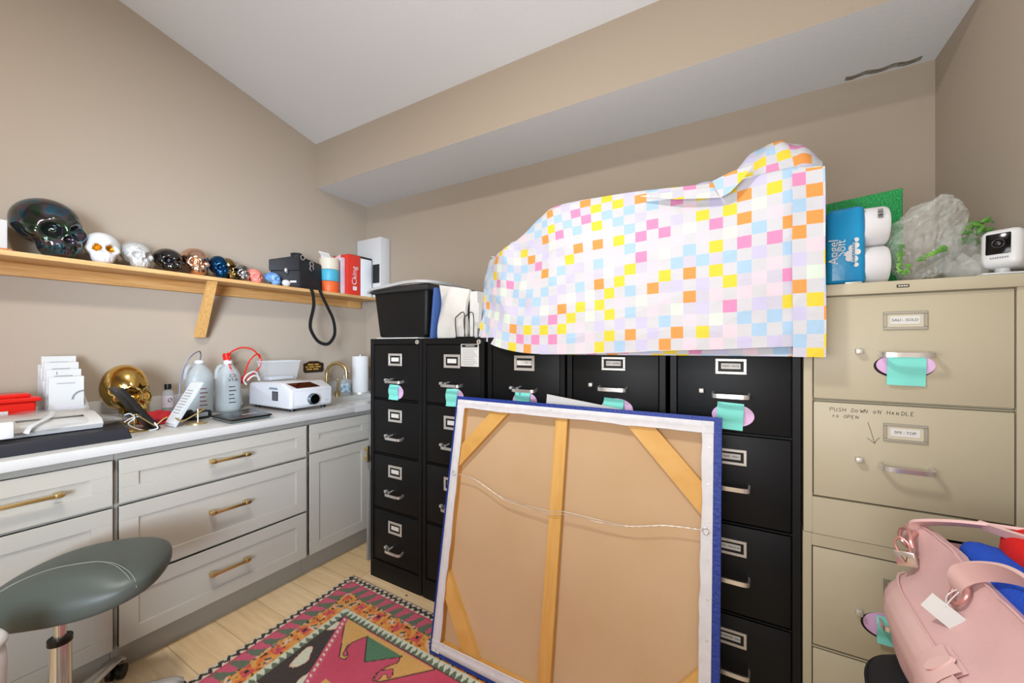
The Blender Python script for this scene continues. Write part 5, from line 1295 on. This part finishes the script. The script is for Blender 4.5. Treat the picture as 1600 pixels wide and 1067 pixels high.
# belt band and vertical strap with a tab
def band(y0, y1, z0, z1, d, name, mat=M_pk2):
    mb = MB(); mb.grid(lambda u, v: bx(y0+(y1-y0)*u, z0+(z1-z0)*v, d+.002*sin(pi*u)), 6, 16); n = len(mb.v)
    mb.grid(lambda u, v: tuple(Vector(bx(y0+(y1-y0)*u, z0+(z1-z0)*v, 0))), 6, 16)
    return obj(name, mb, mat, bagp, 60)
band(1.297, .72, .672, .740, .0035, 'belt')
mb = MB().tube([bx(1.297-.57*t, .740, .004) for t in [k/40 for k in range(41)]], .0024, 6); obj('piping', mb, M_pk2, bagp)
band(1.00, .93, .590, .752, .008, 'front_strap')
mb = MB(); mb.add([tuple(Vector(bx(.962+.012*cos(t), .738+.016*sin(t), .013))) for t in [2*pi*k/24 for k in range(24)]] + [tuple(Vector(bx(.962+.012*cos(t), .738+.016*sin(t), .006))) for t in [2*pi*k/24 for k in range(24)]], [tuple(range(24))] + [(i, (i+1) % 24, 24+(i+1) % 24, 24+i) for i in range(24)]); obj('tab', mb, M_pk2, bagp, 40)
# handles
h1 = [(.352, 1.270, .845), (.350, 1.262, .872), (.36, 1.248, .885), (.40, 1.215, .905), (.45, 1.185, .918), (.52, 1.165, .922), (.58, 1.175, .90), (.60, 1.19, .865)]
mb = MB().strap(h1, .032, .006, (0, .6, 1)); obj('handle', mb, M_pk2, bagp, 50)
h1 = [(.46, 1.185, .919), (.48, 1.10, .925), (.47, 1.00, .925), (.45, .90, .92), (.42, .80, .90)]
mb = MB().strap([(.428, 1.200, .913), (.45, 1.13, .922), (.465, 1.06, .934), (.47, .97, .940), (.46, .88, .935), (.44, .79, .91)], .020, .006, (1, 0, .6)); obj('handle', mb, M_pk2, bagp, 50)
h2 = [(.352, 1.075, .815), (.348, 1.066, .842), (.356, 1.050, .868), (.375, 1.01, .895), (.385, .95, .915), (.385, .88, .915), (.38, .80, .88), (.37, .76, .85)]
mb = MB().strap(h2, .034, .006, (1, 0, .9)); obj('handle', mb, M_pk2, bagp, 50)
for y, z in ((1.262, .838), (1.060, .822)):
    mb = MB().tube([tuple(Vector(bx(y+.018*cos(t), z+.020*sin(t), .010))) for t in [2*pi*k/20 for k in range(20)]], .004, 8, closed=True); o = obj('ring', mb, mk('pink_metal', 'd09a94', .3, .6), bagp)
mb = MB().tube([(.345, 1.258, .855), (.332, 1.245, .842), (.334, 1.240, .825)], .005, 8, smooth=4); obj('clasp', mb, mk('pink_metal', 'd09a94', .3, .6), bagp)
lk = thing('padlock', 'small silver padlock engraved V hanging from the pink bag', 'padlock', (.325, 1.235, .775))
Mx = rot((bx(1.236, .79, .014)[0], 1.236, .782), R(-30), 0, R(-14)); mb = MB(); mb.T = Mx; mb.box((-.018, -.006, 0), (.018, .006, .032), .002); obj('body', mb, mk('lock_steel', 'd9cfc8', .25, .8), lk)
mb = MB(); mb.T = Mx; mb.tube([(-.011, 0, .03), (-.012, 0, .05), (0, 0, .062), (.012, 0, .05), (.011, 0, .03)], .0026, 8, smooth=5); obj('shackle', mb, mk('pink_metal', 'd09a94', .3, .6), lk)
mb = MB(); mb.T = Mx; strokes([[(-.005, .022), (0, .010), (.005, .022)]], 0, 0, 1, mb, -.0064, .0014); o = obj('engraving', mb, M_ink, lk, 0)
tg = thing('price_tag', 'white paper tag tied to the ring of the pink bag', 'tag', (.335, 1.06, .74))
Mx = rot((bx(1.045, .785, .022)[0], 1.045, .770), R(-38), R(-10), R(26)); mb = MB(); mb.T = Mx; mb.box((-.030, -.001, 0), (.030, .001, .034)); obj('card', mb, M_paper, tg, 0)
mb = MB().tube([(bx(1.045, .795, .020)[0], 1.043, .800), (bx(1.062, .805, .016)[0], 1.064, .812), (bx(1.066, .825, .012)[0], 1.066, .826)], .001, 6, smooth=4).tube([(bx(1.045, .795, .020)[0], 1.043, .800), (bx(1.05, .805, .016)[0], 1.050, .812), (bx(1.06, .825, .012)[0], 1.058, .826)], .001, 6, smooth=4); obj('string', mb, M_white, tg)
# blanket inside
bl = thing('blanket', 'folded blue and red fleece blanket sticking out of the pink bag', 'blanket', (.46, 1.0, .80))
def roll(cx, cz_, rx, rz_, y0, y1, seed, tilt=0):
    mb = MB()
    def fn(d):
        d = Vector(d); e = math.copysign(abs(d.y)**.45, d.y); d.x = math.copysign(abs(d.x)**.7, d.x); d.z = math.copysign(abs(d.z)**.75, d.z)
        k = 1 + .07*mathutils.noise.noise((d.x*2, d.y*5, d.z*2+seed)) + .03*mathutils.noise.noise((d.x*6, d.y*9, d.z*6+seed))
        return (cx+d.x*rx*k+tilt*e, (y0+y1)/2+e*(y1-y0)/2, cz_+d.z*rz_*k)
    return mb.ell(None, None, 40, 24, fn=fn)
obj('blue_fold', roll(.424, .832, .038, .056, .73, 1.238, 1.0), mk('fleece_blue', '1c4fc4', .95, bump=(200, .7, .004)), bl, 80)
obj('red_fold', roll(.494, .880, .062, .060, .72, 1.220, 4.0), mk('fleece_red', 'd61410', .95, bump=(200, .5, .004)), bl, 80)
